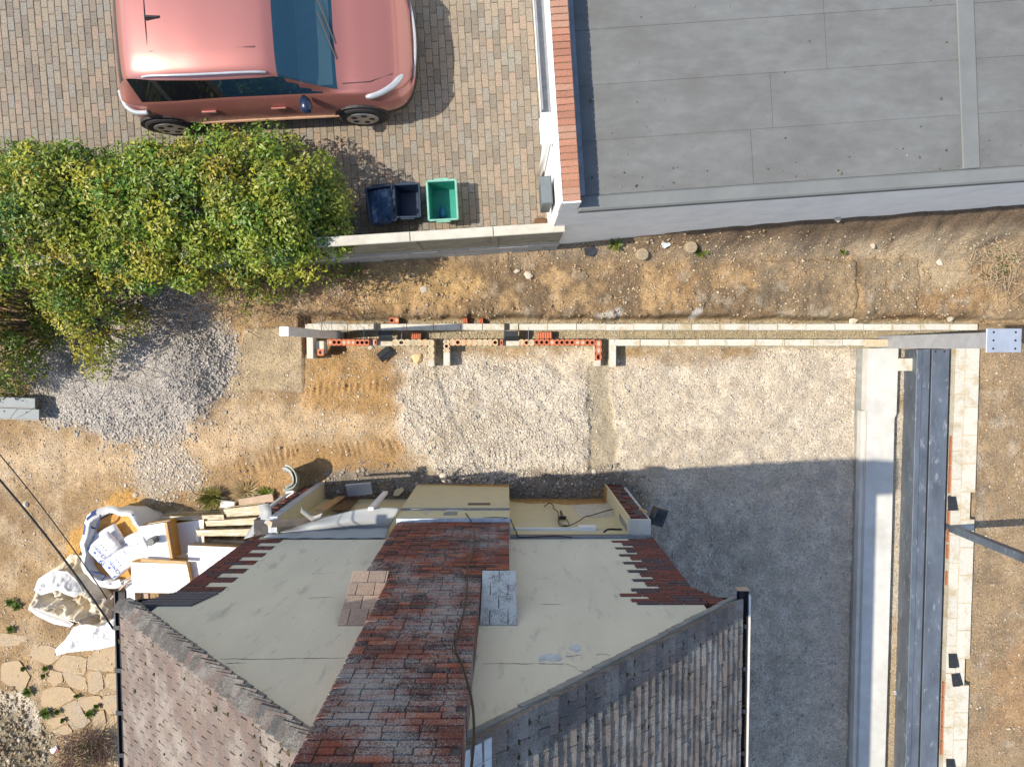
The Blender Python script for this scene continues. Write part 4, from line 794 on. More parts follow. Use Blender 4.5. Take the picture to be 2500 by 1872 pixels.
for side, ex, sx, sl, mk in (('L', EL, 1, slopeL, 'tileL'), ('R', ER, -1, slopeR, 'tileR')):
    up = Vector((sx * math.cos(sl), 0, math.sin(sl))); nr = Vector((-sx * math.sin(sl), 0, math.cos(sl))); acr = Vector((0, 1, 0))
    wd = nr.cross(up) if False else up.cross(nr)
    tm_ = MB().cham(-.0785, .0785, -.1325, .1325, -.009, .008, .003).mesh('tile', M[mk]) if side == 'L' else MB().cham(-.0822, .0822, -.1325, .1325, -.012, .01, .003).mesh('tile', M[mk]); rest = MB(); rcol = []
    n = int((RX - ex) * sx / math.cos(sl) / .1); Rm = Matrix((wd, up, nr)).transposed().to_4x4(); cand = []
    for i in range(n + 1):
        y = VY - .0825 - (.0825 if i % 2 else 0); j = 0
        if i % 2: cand.append((i, VY - .041, Vector((ex, VY - .041, EZ)) + up * (i * .1 + .1325 - .03), 1))
        while y > -7.4:
            s = i * .1 + .1325 - .03; base = Vector((ex, y, EZ)) + up * s; cand.append((i, y, base, 0)); y -= .166
    vis_ = [c for c in cand if inview(c[2])]; vis_.sort(key=lambda c: -c[1] * 2 - (c[0] * .1)); keep = set(id(c) for c in vis_[:300])
    for c in cand:
        i, y, base, hf = c; tilt = (.1 if side == 'L' else .22) + random.gauss(0, .016)
        T = Matrix.Translation(base + nr * (.012 if side == 'L' else .008)) @ Rm @ Matrix.Rotation(-tilt + .03, 4, 'X') @ Matrix.Rotation(random.gauss(0, .018), 4, 'Y') @ Matrix.Rotation(random.gauss(0, .012), 4, 'Z')
        T = Matrix.Translation((-RX, -YW, -EZ)) @ T @ (Matrix.Diagonal((.5, 1, 1, 1)) if hf else Matrix.Identity(4))
        if id(c) in keep:
            o = ob('tile', tm_, rf); o.matrix_local = T
        else:
            rest.add([T @ v_.co for v_ in tm_.vertices], [tuple(p_.vertices) for p_ in tm_.polygons]); rcol += [random.random()] * len(tm_.vertices)
    m_ = rest.mesh('tile_field', M[mk + 'S']); setcol(m_, rcol); ob('tile_field', m_, rf, kind='stuff')
    if True:
        k_ = 900 if side == 'R' else 260; P_ = []; 
        for _ in range(k_):
            i = random.randrange(0, n); y = VY - abs(random.gauss(0, .9)) - .02; s = i * .1 - .03 - .008
            if side == 'L' and random.random() < .6: i = n - random.randrange(1, 14); s = i * .1 - .03 + random.uniform(-.05, .05)
            if y < -6: continue
            p = Vector((ex, y, EZ)) + up * s + nr * (.024 if side == 'R' else .026); P_.append((p.x - RX, p.y - YW, p.z - EZ))
        P_ = np.array(P_); ms = stones('moss', P_, sizes(len(P_), .006, .026, 2.4), tint(len(P_), [(.035, .035, .012), (.05, .045, .02), (.08, .06, .015), (.03, .028, .022)]), OCT, parent=rf)  # moss at the laps; its dark colour also puts in the courses' shade lines
    # verge: stepped undercloak pieces and mortar
    vg = MB(); L_ = (RZ - EZ) / math.sin(sl); k = 0; s = 0
    while s < L_:
        o = Vector((ex, 0, EZ)) + up * s; e = Vector((ex, 0, EZ)) + up * min(s + .26, L_); jit = random.uniform(-.006, .008)
        a, b = o + nr * -.012, e + nr * -.03; c_, d_ = e + nr * -.075, o + nr * -.055
        v = [Vector((p_.x, VY + .008 + jit, p_.z)) for p_ in (a, b, c_, d_)] + [Vector((p_.x, YW - .02, p_.z)) for p_ in (a, b, c_, d_)]
        fs = [(0, 1, 2, 3), (7, 6, 5, 4), (0, 4, 5, 1), (1, 5, 6, 2), (2, 6, 7, 3), (3, 7, 4, 0)]; vg.add(v, fs if sx < 0 else [q[::-1] for q in fs]); s += .1; k += 1
    rm_(vg, 'verge', M['dconc'])
    if side == 'L':
        vt = MB().cham(-.06, .06, -.1325, .1325, -.007, .007, .003).mesh('verge_tile', M['vtile'])
        for i in range(int(L_ / .1)):
            base = Vector((ex, VY - .012, EZ)) + up * (i * .1 + .1) + nr * .03
            T = Matrix.Translation((-RX, -YW, -EZ)) @ Matrix.Translation(base) @ Rm @ Matrix.Rotation(-.1, 4, 'X') @ Matrix.Rotation(-.72 + random.gauss(0, .06), 4, 'Y') @ Matrix.Rotation(.14 + random.gauss(0, .03), 4, 'Z'); o = ob('verge_tile', vt, rf); o.matrix_local = T
rm_(MB().tube([(RX, VY, RZ + .0), (RX, YB, RZ + .0)], .11, 12), 'ridge', M['tileR'])
# lead where the verge meets the stack
for side, xa, xb, zoff in (('L', ux0 - .13, ux0 + .02, 0), ('R', ux1 - .02, ux1 + .15, 0)):
    sl, ex, sx = (slopeL, EL, 1) if side == 'L' else (slopeR, ER, -1)
    zf = lambda x: EZ + (x - ex) * sx * math.tan(sl) + .045
    m = MB(); n = 7
    for i in range(n):
        y0, y1 = VY - .03 - i * .13, VY - .03 - (i + 1) * .13 + .004; jj = random.uniform(0, .012)
        m.add([(xa, y0, zf(xa) + jj), (xb, y0, zf(xb) + jj), (xb, y1, zf(xb) + jj), (xa, y1, zf(xa) + jj), (xa, y0, zf(xa) - .07), (xb, y0, zf(xb) - .07), (xb, y1, zf(xb) - .07), (xa, y1, zf(xa) - .07)], [(3, 2, 1, 0), (0, 1, 5, 4), (1, 2, 6, 5), (2, 3, 7, 6), (3, 0, 4, 7)])
    rm_(m, 'flashing', M['lightlead'])
# gutters
def gutter(ex, sx, mat, label):
    g = hp('gutter', None, (ex, YW, EZ), label=label); m = MB(); n = 8; y0, y1 = .1, YB - YW
    pr = [(-sx * (.055 + .055 * math.cos(math.pi * i / n)), -.04 - .055 * math.sin(math.pi * i / n)) for i in range(n + 1)]; pr2 = [(a * .93 - sx * .004, b + .004) for a, b in pr]
    v = [(a, y0, b) for a, b in pr] + [(a, y1, b) for a, b in pr]; nn = n + 1
    m.add(v, [(i, i + 1, nn + i + 1, nn + i) for i in range(n)]); v = [(a, y0, b) for a, b in pr2] + [(a, y1, b) for a, b in pr2]; m.add(v, [(nn + i, nn + i + 1, i + 1, i) for i in range(n)])
    m.add([(a, y0, b) for a, b in pr] , [tuple(range(nn))])
    m.box(-sx * .11 - .006, -sx * .11 + .006, y1, y0, -.046, -.034); ob('trough', m.mesh('trough', mat), g)
    for k in range(9): ob('bracket', MB().box(-.125 if sx > 0 else 0, 0 if sx > 0 else .125, -.02, .02, -.05, -.03).mesh('bracket', M['gutter']), g, (0, -.25 - k * .42, 0))
    return g
g = gutter(EL, 1, M['gutter'], 'black plastic gutter along the left eaves'); ob('silt', MB().box(-.09, -.02, YB - YW, .09, -.08, -.06).mesh('silt', M['gutterin']), g)
g = gutter(ER, -1, M['gutter'], 'black and grey gutter along the right eaves'); ob('outer_lip', MB().box(.112, .13, YB - YW, .06, -.07, -.02).mesh('lip', M['post']), g); ob('stop_end', MB().box(.0, .12, .101, .11, -.11, -.02).mesh('se', M['pinktimber']), g)
hm(MB().box(EL + .03, EL + .05, YB, YW - .03, EZ - .22, EZ - .06), 'fascia', M['black']); hm(MB().box(ER - .05, ER - .03, YB, YW - .03, EZ - .22, EZ - .06), 'fascia', M['black'])
hm(MB().box(EL + .05, XL - .0, YB, YW - .03, EZ - .22, EZ - .2), 'soffit', M['black']); hm(MB().box(XRr, ER - .05, YB, YW - .03, EZ - .22, EZ - .2), 'soffit', M['black'])
# render damage
wallpatch('peeled_render', [(1314, 1605), (1322, 1598), (1336, 1596), (1352, 1594), (1364, 1598), (1374, 1607), (1368, 1612), (1348, 1613), (1330, 1611), (1316, 1614)], M['lightlead'], YW + .003)
wallpatch('peeled_render', [(1388, 1582), (1398, 1575), (1408, 1571), (1418, 1577), (1417, 1586), (1408, 1592), (1398, 1587)], M['lightlead'], YW + .003)
def crack(pts, w=.004, par='crack'):
    P_ = [WY(a, b, YW + .002) for a, b in pts]; P2 = []
    for i in range(len(P_) - 1):
        for k in range(6): t = k / 6; p = P_[i].lerp(P_[i + 1], t); p.z += random.uniform(-.006, .006); P2.append(p)
    P2.append(P_[-1]); m = MB()
    for i in range(len(P2) - 1):
        a, b = P2[i], P2[i + 1]; h = w * random.uniform(.3, 1.2)
        m.add([(a.x, a.y, a.z - h), (b.x, b.y, b.z - h), (b.x, b.y, b.z + h), (a.x, a.y, a.z + h)], [(3, 2, 1, 0)])
    hm(m, 'crack', M['cracks'] if 'cracks' in M else M.setdefault('cracks', simple('crack_line', (.1, .1, .09), .9)))
for pts in [[(538, 1607), (640, 1608), (760, 1606), (842, 1605)], [(1180, 1619), (1240, 1619), (1330, 1619), (1385, 1620)], [(1385, 1620), (1405, 1628), (1412, 1636), (1440, 1638)], [(552, 1618), (600, 1617)], [(815, 1560), (835, 1545), (850, 1528)], [(760, 1400), (820, 1398)], [(755, 1459), (815, 1457)], [(590, 1610), (620, 1590), (670, 1560)], [(1380, 1602), (1420, 1598)], [(1455, 1597), (1475, 1595), (1490, 1600)], [(1320, 1474), (1375, 1475)], [(635, 1690), (665, 1675)], [(1300, 1413), (1340, 1411)]]: crack(pts)
# stub walls of the pulled down extension
sr = hp('stub_wall', None, (1.565, YW, 0), label='cut end of right extension wall with cream inner face'); 
for nm, b, mt in (('inner_face', (0, .03, -.02, .235, -.05, 2.32), 'cream'), ('core', (.031, .3, -.02, .2, -.05, 2.3), 'cmort'), ('top_patch', (0.002, .29, -.02, .21, 2.301, 2.36), 'plaster'), ('lintel_end', (-.004, .0, .03, .12, 1.6, 2.25), 'dconc')): ob(nm, MB().box(*b).mesh(nm, M[mt]), sr)
for k in range(29):
    ob('brick', qmesh(.1), sr, (.09, .222 + random.uniform(-.015, .01), .04 + k * .078)); ob('brick', qmesh(.1), sr, (.215, .215 + random.uniform(-.03, .01), .04 + k * .078 + .01))
ob('damp_stain', MB().box(-.003, .0, -.0, .232, -.05, .35).mesh('ds', M['rust']), sr)
ob('broken_render', MB().add([(.275, .06, .3), (.305, .06, .3), (.305, .235, .3), (.275, .235, .3), (.275, .02, 2.3), (.3, .02, 2.3), (.3, .2, 2.3), (.275, .2, 2.3)], BF).mesh('brr', M['lightlead']), sr)
sl_ = hp('stub_wall', None, (-2.98, YW, 0), label='cut end of left extension wall with grey painted edge')
for nm, b, mt in (('inner_face', (-.02, 0, -.02, .24, -.05, 2.36), 'cream'), ('core', (-.33, -.021, -.02, .2, -.05, 2.3), 'cmort'), ('edge_strip', (-.1, -.0, .242, .262, 0, 2.37), 'lightlead'), ('top_patch', (-.11, .002, .06, .24, 2.362, 2.4), 'lightlead')): ob(nm, MB().box(*b).mesh(nm, M[mt]), sl_)
for k in range(29): ob('brick', qmesh(.1), sl_, (-.165, .222 + random.uniform(-.02, .01), .04 + k * .078)); ob('brick', qmesh(.09), sl_, (-.272, .215 + random.uniform(-.03, .01), .04 + k * .078))
# ------------------------------------------------------------------ the car
def car_paint():
    m, N, L, B = nodes('copper_paint'); co = _co(N, L); n = _noise(N, L, co, 900, 2)
    c = _ramp(N, L, n, [(.3, (.38, .145, .125)), (.7, (.46, .19, .165))]); L.new(c, B.inputs['Base Color'])
    B.inputs['Metallic'].default_value = .45; B.inputs['Roughness'].default_value = .38; B.inputs['Coat Weight'].default_value = .8; B.inputs['Coat Roughness'].default_value = .05; return m
M['paint'] = car_paint()
def glass_mat(name, col, rough=.05):
    m, N, L, B = nodes(name); B.inputs['Base Color'].default_value = (*col, 1); B.inputs['Roughness'].default_value = rough; B.inputs['Specular IOR Level'].default_value = .8; B.inputs['Coat Weight'].default_value = .5
    tr = N.new('ShaderNodeBsdfTransparent'); tr.inputs[0].default_value = (.55, .68, .72, 1); mx = N.new('ShaderNodeMixShader'); mx.inputs[0].default_value = .55
    L.new(tr.outputs[0], mx.inputs[1]); L.new(B.outputs[0], mx.inputs[2]); L.new(mx.outputs[0], N['Material Output'].inputs[0]); return m
M['glass'] = glass_mat('car_glass', (.03, .1, .17))  # sky reflection is put into the blue base colour
M['dglass'] = simple('privacy_glass', (.012, .014, .018), .08, var=0, bump=0)
M['clad'] = simple('car_cladding', (.025, .026, .028), .6, var=.1, bump=0)
M['mirror'] = simple('mirror_cap', (.015, .03, .07), .25, var=.05, bump=0)
M['lamp'] = simple('lamp_lens', (.5, .53, .56), .15, .3, var=.1, bump=0)
M['rim'] = simple('alloy', (.35, .36, .38), .35, .7, var=.1, bump=0)
M['tyre'] = simple('tyre', (.025, .025, .027), .85, var=.1, bump=.2)
M['seat'] = simple('car_interior', (.05, .055, .06), .8, var=.2)
M['dash'] = simple('dashboard', (.28, .33, .34), .7, var=.1)
carr = thing('car', 'coral pink compact car parked on the brick paved driveway', 'car', (-3.37, 4.13, YZ), (0, 0, R(3.0)))
ST = [ # x, sill w, mid w, shoulder w, shoulder z, roof w, roof z, crown z
 (-1.88, .50, .56, .50, .78, .42, .82, .84), (-1.83, .72, .78, .72, .87, .56, .92, .95), (-1.74, .82, .88, .79, .93, .60, 1.06, 1.10), (-1.6, .87, .92, .82, .96, .63, 1.26, 1.32), (-1.42, .89, .93, .83, .97, .67, 1.42, 1.49), (-1.1, .89, .93, .83, .96, .72, 1.46, 1.55), (-.75, .89, .92, .82, .95, .74, 1.46, 1.57),
 (-.4, .89, .915, .81, .94, .75, 1.45, 1.57), (.15, .89, .915, .81, .93, .74, 1.42, 1.54), (.42, .89, .915, .81, .93, .72, 1.37, 1.48),
 (.75, .89, .92, .815, .93, .745, 1.16, 1.26), (1.08, .89, .92, .82, .93, .765, .965, 1.04), (1.4, .88, .92, .82, .89, .76, .93, .975), (1.7, .86, .90, .78, .83, .72, .87, .905), (1.9, .78, .82, .70, .74, .62, .78, .81), (2.02, .58, .64, .54, .62, .46, .66, .68), (2.08, .34, .38, .3, .52, .26, .54, .55)]
def cr(p0, p1, p2, p3, t): return .5 * (2 * p1 + (p2 - p0) * t + (2 * p0 - 5 * p1 + 4 * p2 - p3) * t * t + (3 * p1 - p0 - 3 * p2 + p3) * t ** 3)
A = np.array(ST); rows = []; SUB = 5
for i in range(len(A) - 1):
    for k in range(SUB): rows.append(cr(A[max(i - 1, 0)], A[i], A[i + 1], A[min(i + 2, len(A) - 1)], k / SUB))
rows.append(A[-1]); rows = np.array(rows)
def section(r):
    x, ws, wm, wb, zb, wr, zr, zc = r; zl = .2 if -1.75 < x < 1.9 else .3
    half = [(0, zl), (ws * .8, zl), (ws, .26), (wm, .46), (wm - .005, .62), (wb + (wm - wb) * .55, .62 + (zb - .62) * .55), (wb + .012, zb - .03), (wb, zb), (wb - .015, zb + .02)]
    for t in (.25, .5, .75): half.append((wb - .015 + (wr - wb + .015) * t, zb + .02 + (zr - zb - .02) * t))
    half += [(wr, zr), (wr - .03, zr + (zc - zr) * .38), (wr * .8, zr + (zc - zr) * .72), (wr * .55, zr + (zc - zr) * .9), (wr * .28, zc - .004), (0, zc)]
    return half
secs = [section(r) for r in rows]; NV = len(secs[0]); V = []; 
for r, s in zip(rows, secs):
    bulge = 0
    for q, (y, z) in enumerate(s):  V.append((r[0], -y, z))
    for q, (y, z) in enumerate(s):  V.append((r[0], y, z))
xs_ = rows[:, 0]; parts = {}
def put_face(key, idx): parts.setdefault(key, []).append(idx)
for i in range(len(rows) - 1):
    xm = (xs_[i] + xs_[i + 1]) / 2
    for q in range(NV - 1):
        key = 'body'
        if q <= 2: key = 'lower_cladding'
        elif 8 <= q <= 11 and -1.52 < xm < .98:
            tt = (q - 8 + .5) / 4
            fr = .98 - .55 * tt
            if xm < fr: key = 'rear_side_window' if xm < -.45 else 'front_side_window'
            if abs(xm + .45) < .05 or abs(xm + 1.12) < .04: key = 'pillar' if xm > -.8 else 'rear_pillar'
        if q >= 12 and .42 < xm < 1.1: key = 'windscreen'
        if q >= 12 and -1.72 < xm < -1.58: key = 'rear_window'
        for h in (0, 1):
            a = i * 2 * NV + h * NV + q; b = (i + 1) * 2 * NV + h * NV + q; f = (a, a + 1, b + 1, b) if h == 0 else (a, b, b + 1, a + 1)
            put_face((key, h) if ('window' in key and key != 'rear_window') or 'pillar' in key else (key, 0), f)
V = np.array(V)
cmats = {'body': 'paint', 'lower_cladding': 'clad', 'rear_side_window': 'dglass', 'front_side_window': 'glass', 'pillar': 'clad', 'rear_pillar': 'clad', 'windscreen': 'glass', 'rear_window': 'dglass'}
for (key, h), fl in parts.items():
    used = sorted(set(i for f in fl for i in f)); mp = {u: n for n, u in enumerate(used)}
    me = mesh(key, [V[u] for u in used], [[mp[i] for i in f] for f in fl], M[cmats[key]], True)
    bm = bmesh.new(); bm.from_mesh(me); bmesh.ops.remove_doubles(bm, verts=bm.verts, dist=1e-4); bmesh.ops.recalc_face_normals(bm, faces=bm.faces) if key == 'body' else None; bm.to_mesh(me); bm.free()
    ob(key, me, carr)
ob('interior', MB().cham(-1.7, .95, -.66, .66, .3, .82, .05).mesh('interior', M['seat']), carr)
ob('dashboard', MB().add([(.55, -.68, .8), (1.02, -.7, .9), (1.02, .7, .9), (.55, .68, .8), (.55, -.68, .88), (1.02, -.7, .965), (1.02, .7, .965), (.55, .68, .88)], BF).mesh('dash', M['dash']), carr)
for s in (-1, 1):
    ob('seat', MB().cham(-.2, .28, s * .36 - .24, s * .36 + .24, .6, .9, .06).cham(-.32, -.12, s * .36 - .22, s * .36 + .22, .7, 1.25, .06).mesh('seat', M['seat']), carr)
    ob('roof_rail', MB().tube(smoothpath([(-1.25, s * .68, 1.47), (-1.1, s * .69, 1.53), (-.6, s * .715, 1.565), (.1, s * .705, 1.53), (.3, s * .695, 1.47)]), .016, 6).mesh('rail', M['lamp'], True), carr)
    mi_ = ob('wing_mirror', MB().tube([(.62, s * .84, .98), (.64, s * .9, 1.0), (.66, s * 1.0, 1.0), (.66, s * 1.06, .99)], [.03, .07, .085, .05], 10).mesh('mirror', M['mirror'], True), carr)
    for x in (-.72, .22): ob('door_handle', MB().cham(x - .1, x + .1, s * .9 - .014, s * .9 + .014, .74, .775, .008).mesh('handle', M['paint']), carr)
    ob('headlight', MB().tube(smoothpath([(1.42, s * .84, .84), (1.6, s * .8, .84), (1.78, s * .7, .82), (1.93, s * .55, .78)]), [.02, .03, .04] + [.045] * 13 + [.04, .03, .02], 8).mesh('headlight', M['lamp'], True), carr)
    ob('tail_light', MB().tube(smoothpath([(-1.5, s * .9, .85), (-1.66, s * .89, .85), (-1.78, s * .8, .86), (-1.85, s * .6, .86)]), .035, 8).mesh('tail', M['lamp'], True), carr)
    ob('sill_trim', MB().tube([(-1.0, s * .925, .42), (1.0, s * .925, .42)], .022, 6).mesh('sill', simple('trim', (.45, .27, .18), .4) if s < 0 else M['clad']), carr)
    for x in (-1.44, 1.27):
        ob('wheel_arch', MB().tube([(x, s * .80, .33), (x, s * .928, .33)], .385, 28).mesh('arch', M['clad']), carr)
        w = ob('wheel', None, carr, (x, s * .86, .33)); t_ = MB().tube([(0, -.1, 0), (0, -.085, 0), (0, .085, 0), (0, .1, 0)], [.3, .33, .33, .3], 28).mesh('tyre', M['tyre'], False); ob('tyre', t_, w)
        ob('rim', MB().tube([(0, s * .09, 0), (0, s * .108, 0)], [.23, .22], 20).mesh('rim', M['rim']), w)
        for k in range(5):
            a = k * 1.2566; ob('spoke_gap', MB().tube([(.13 * math.cos(a), s * .1, .13 * math.sin(a)), (.13 * math.cos(a), s * .1105, .13 * math.sin(a))], .045, 8).mesh('gap', M['tyre']), w)
ob('grille', MB().tube(smoothpath([(1.86, -.62, .5), (2.02, -.4, .5), (2.085, 0, .5), (2.02, .4, .5), (1.86, .62, .5)]), .06, 8).mesh('grille', M['clad'], True), carr)
ob('bumper_trim', MB().tube(smoothpath([(1.6, -.88, .5), (1.86, -.78, .5), (2.02, -.56, .56), (2.09, -.2, .6), (2.09, .2, .6), (2.02, .56, .56), (1.86, .78, .5), (1.6, .88, .5)]), .02, 6).mesh('bt', M['lamp'], True), carr)
ob('aerial', MB().add([(-1.1, -.04, 1.54), (-.9, -.02, 1.55), (-.9, .02, 1.55), (-1.1, .04, 1.54), (-1.1, -.012, 1.61), (-.96, -.008, 1.585), (-.96, .008, 1.585), (-1.1, .012, 1.61)], BF).mesh('aerial', M['clad']), carr)
ob('tailgate_seam', MB().tube([(-1.12, y, 1.553 - .075 * (y / .68) ** 2) for y in np.linspace(-.66, .66, 15)], .006, 5).mesh('seam', M['clad']), carr)
for s in (-1, 1): ob('roof_crease', MB().tube([(x, s * .4, 1.545 - .02 * ((x + .6) / .9) ** 2) for x in np.linspace(-1.1, .2, 9)], .008, 5).mesh('crease', M['paint'], True), carr); ob('wiper', MB().tube([(1.1, s * .1 - .3, 1.035), (.92, s * .1 + .25, 1.16)], .008, 5).mesh('wiper', M['clad']), carr)
for s in (-1, 1): ob('bonnet_seam', MB().tube([(1.15, s * .7, .985), (1.5, s * .68, .945), (1.8, s * .56, .86)], .005, 5).mesh('bs', M['clad']), carr)
# ------------------------------------------------------------------ recycling boxes
def crate(px, py, z, wx, wy, h, mat, rot, label, inside=None, rim=None):
    p = W(px, py, YZ + h); t = thing('recycling_box', label, 'box', (p.x, p.y, YZ), (0, 0, rot), 'recycling boxes on the driveway'); k = .84
    o = [(-wx / 2, -wy / 2), (wx / 2, -wy / 2), (wx / 2, wy / 2), (-wx / 2, wy / 2)]; d = .014
    def ring(s, dd, z): return [((abs(x) * s - dd) * (1 if x > 0 else -1), (abs(y) * s - dd) * (1 if y > 0 else -1), z) for x, y in o]
    v = ring(k, 0, .004) + ring(1, 0, h) + ring(1, d, h) + ring(k, d, .02); f = [(3, 2, 1, 0)] + [(i, (i + 1) % 4, 4 + (i + 1) % 4, 4 + i) for i in range(4)] + [(4 + i, 4 + (i + 1) % 4, 8 + (i + 1) % 4, 8 + i) for i in range(4)] + [(8 + i, 8 + (i + 1) % 4, 12 + (i + 1) % 4, 12 + i) for i in range(4)] + [(12, 13, 14, 15)]
    ob('tub', mesh('tub', v, f, mat), t); m = MB()
    for a, b in ((0, 1), (1, 2), (2, 3), (3, 0)): m.tube([(*o[a], h), (*o[b], h)], .017, 6)
    ob('rim', m.mesh('rim', rim or mat), t)
    for s in (-1, 1): ob('handle', MB().cham(-.1, .1, s * (wy / 2 + .018) - .018, s * (wy / 2 + .018) + .018, h - .05, h + .002, .008).mesh('handle', rim or mat), t)
    for q in inside or []: ob(*q[:2], t, q[2], q[3])
    return t
NB = simple('navy_plastic', (.012, .028, .062), .5, var=.2, bump=.05); NB2 = simple('navy_lid', (.03, .075, .15), .5, var=.3, sc=12, bump=.1, stain=(.2, .23, .26), ssc=6, sth=(.5, .65)); GR = simple('green_plastic', (.02, .27, .2), .5, var=.12, bump=.05); GR2 = simple('green_rim', (.2, .45, .38), .5)
crate(930, 500, 0, .37, .5, .34, NB, R(8), 'navy recycling box heaped with crumpled contents nearest the hedge', [('contents', MB().add(*[(lambda g: g)(0)] if False else ([(x, y, .26 + .05 * math.sin(9 * x + 5 * y) + .02 * random.random()) for x in np.linspace(-.16, .16, 6) for y in np.linspace(-.22, .22, 8)], [(i * 8 + j, (i + 1) * 8 + j, (i + 1) * 8 + j + 1, i * 8 + j + 1) for i in range(5) for j in range(7)])).mesh('contents', NB2), (0, 0, 0), None)])
crate(994, 490, 0, .36, .46, .34, NB, R(2), 'empty navy recycling box in the middle of the three')
crate(1080, 489, 0, .41, .55, .36, GR, R(3), 'open green recycling box with pale rim, rightmost of three', [('bottle', MB().tube([(0, -.09, .06), (0, .0, .06), (0, .05, .06), (0, .08, .06)], [.045, .045, .02, .018], 10).mesh('bottle', simple('blue_bottle', (.03, .2, .42), .3), True), (-.03, -.1, 0), None)], GR2)
# ------------------------------------------------------------------ hedge and plants
def leaves(pts, nrm, size, cols, ar=.48, droop=.3):
    n = len(pts); d = rng.normal(size=(n, 3)); d -= (d * nrm).sum(1, keepdims=True) * nrm * .75; d /= np.linalg.norm(d, axis=1, keepdims=True)
    b = np.cross(nrm, d); b /= np.linalg.norm(b, axis=1, keepdims=True) + 1e-9; L = size * (.7 + .6 * rng.random(n)); w = L * ar * .5
    up = np.cross(d, b); p0 = pts; p1 = pts + d * L[:, None] * .5 + b * w[:, None] + up * (L * .06)[:, None]; p2 = pts + d * L[:, None] - up * (L * droop * .3)[:, None]; p3 = pts + d * L[:, None] * .5 - b * w[:, None] + up * (L * .06)[:, None]
    V = np.stack([p0, p1, p2, p3], 1).reshape(-1, 3); f = np.arange(n * 4).reshape(n, 4)
    F3 = np.concatenate([f[:, [0, 1, 2]], f[:, [0, 2, 3]]]); return V, F3, np.repeat(cols, 4, 0)
def clumps(centres, rad, per, size, pal, weights=None, squash=.8, stray=.25):
    P_ = []; Nn = []; Cc = []
    for c, r in zip(centres, rad):
        k = int(per * (r / .3) ** 2); u = rng.normal(size=(k, 3)); u /= np.linalg.norm(u, axis=1, keepdims=True); u[:, 2] = np.where(u[:, 2] < -.3, -u[:, 2], u[:, 2])
        rr = r * (1 - stray * rng.random(k) ** 1.5 + .22 * rng.random(k) ** 3); P_.append(np.array(c) + u * rr[:, None] * np.array([1, 1, squash])); nn = u + np.array([0, 0, .7]) + .55 * rng.normal(size=(k, 3)); Nn.append(nn / np.linalg.norm(nn, axis=1, keepdims=True))
        base = np.array(pal[rng.choice(len(pal), p=weights)]); alt = np.array(pal[rng.choice(len(pal), p=weights)]); mix = rng.random((k, 1)) * .6; Cc.append((base * (1 - mix) + alt * mix) * (.65 + .7 * rng.random((k, 1))))
    return leaves(np.concatenate(P_), np.concatenate(Nn), size, np.concatenate(Cc))
GRN = [(.17, .25, .022), (.27, .32, .03), (.11, .22, .022), (.38, .36, .035), (.06, .13, .02), (.34, .26, .035)]
def twigs(n, base, box, up, r=.006, mat='twig', seg=4, curl=.12):
    m = MB()
    for _ in range(n):
        p = Vector((random.uniform(*box[0]), random.uniform(*box[1]), random.uniform(*box[2]))); d = Vector((random.gauss(up[0], .5), random.gauss(up[1], .5), random.gauss(up[2], .35))).normalized(); L = random.uniform(.2, .6); pts = [p.copy()]
        for s in range(seg): d = (d + Vector((random.gauss(0, curl), random.gauss(0, curl), random.gauss(0, curl)))).normalized(); pts.append(pts[-1] + d * L / seg)
        m.tube(pts, [r * (1 - .6 * i / seg) for i in range(seg + 1)], 4, cap=False)
    return m
hp_ = [tuple(W(a, b, 2.0)[:2]) for a, b in [(-150, 330), (60, 335), (220, 345), (330, 330), (430, 318), (560, 300), (680, 310), (780, 335), (815, 400), (838, 480), (852, 545), (830, 610), (790, 665), (600, 690), (300, 700), (-150, 700)]]
he = thing('hedge', 'thick green and yellow hedge overhanging the boundary wall beside the driveway', 'hedge', (-4.5, 2.0, .8))
cs = []; rs = []
x = -7.6
hpx = np.array(hp_)
for _ in range(2600):
    x, y = random.uniform(-8.2, -1.9), random.uniform(.7, 2.95); sd_ = float(sdpoly(np.array([x]), np.array([y]), hp_)[0])
    if sd_ < .12: continue
    top = 1.35 + 1.15 * min(1, (sd_ / .75)) ** .6 + .22 * (vn(x * 1.3, y * 1.3, 5) - .5); z = top - (random.random() ** 2) * .5; cs.append((x + 4.5, y - 2.0, z - .8)); rs.append(random.uniform(.14, .27))
    if len(cs) > 480: break
V_, F_, C_ = clumps(cs, rs, 290, .062, GRN, [.26, .2, .18, .14, .13, .09])
ob('foliage', npmesh('foliage', V_, F_, M['leaf'], C_), he)
m = MB()
for i in range(20):
    x = -3.4 + i * .24; y = random.uniform(-.15, .4); pts = [(x, y, -.3), (x + random.uniform(-.1, .1), y + random.uniform(-.1, .1), .3), (x + random.uniform(-.25, .25), y + random.uniform(-.3, .3), .8), (x + random.uniform(-.4, .4), y + random.uniform(-.5, .5), 1.35)]; m.tube(pts, [.035, .028, .018, .008], 6)
ob('trunk', m.mesh('trunk', M['twig']), he); tw_ = ob('twigs', twigs(500, None, ((-3.3, 1.7), (-.75, .45), (.6, 1.3)), (0, 0, .6), .006).mesh('twigs', simple('grey_twig', (.3, .26, .2), .9)), he); tw_['kind'] = 'stuff'
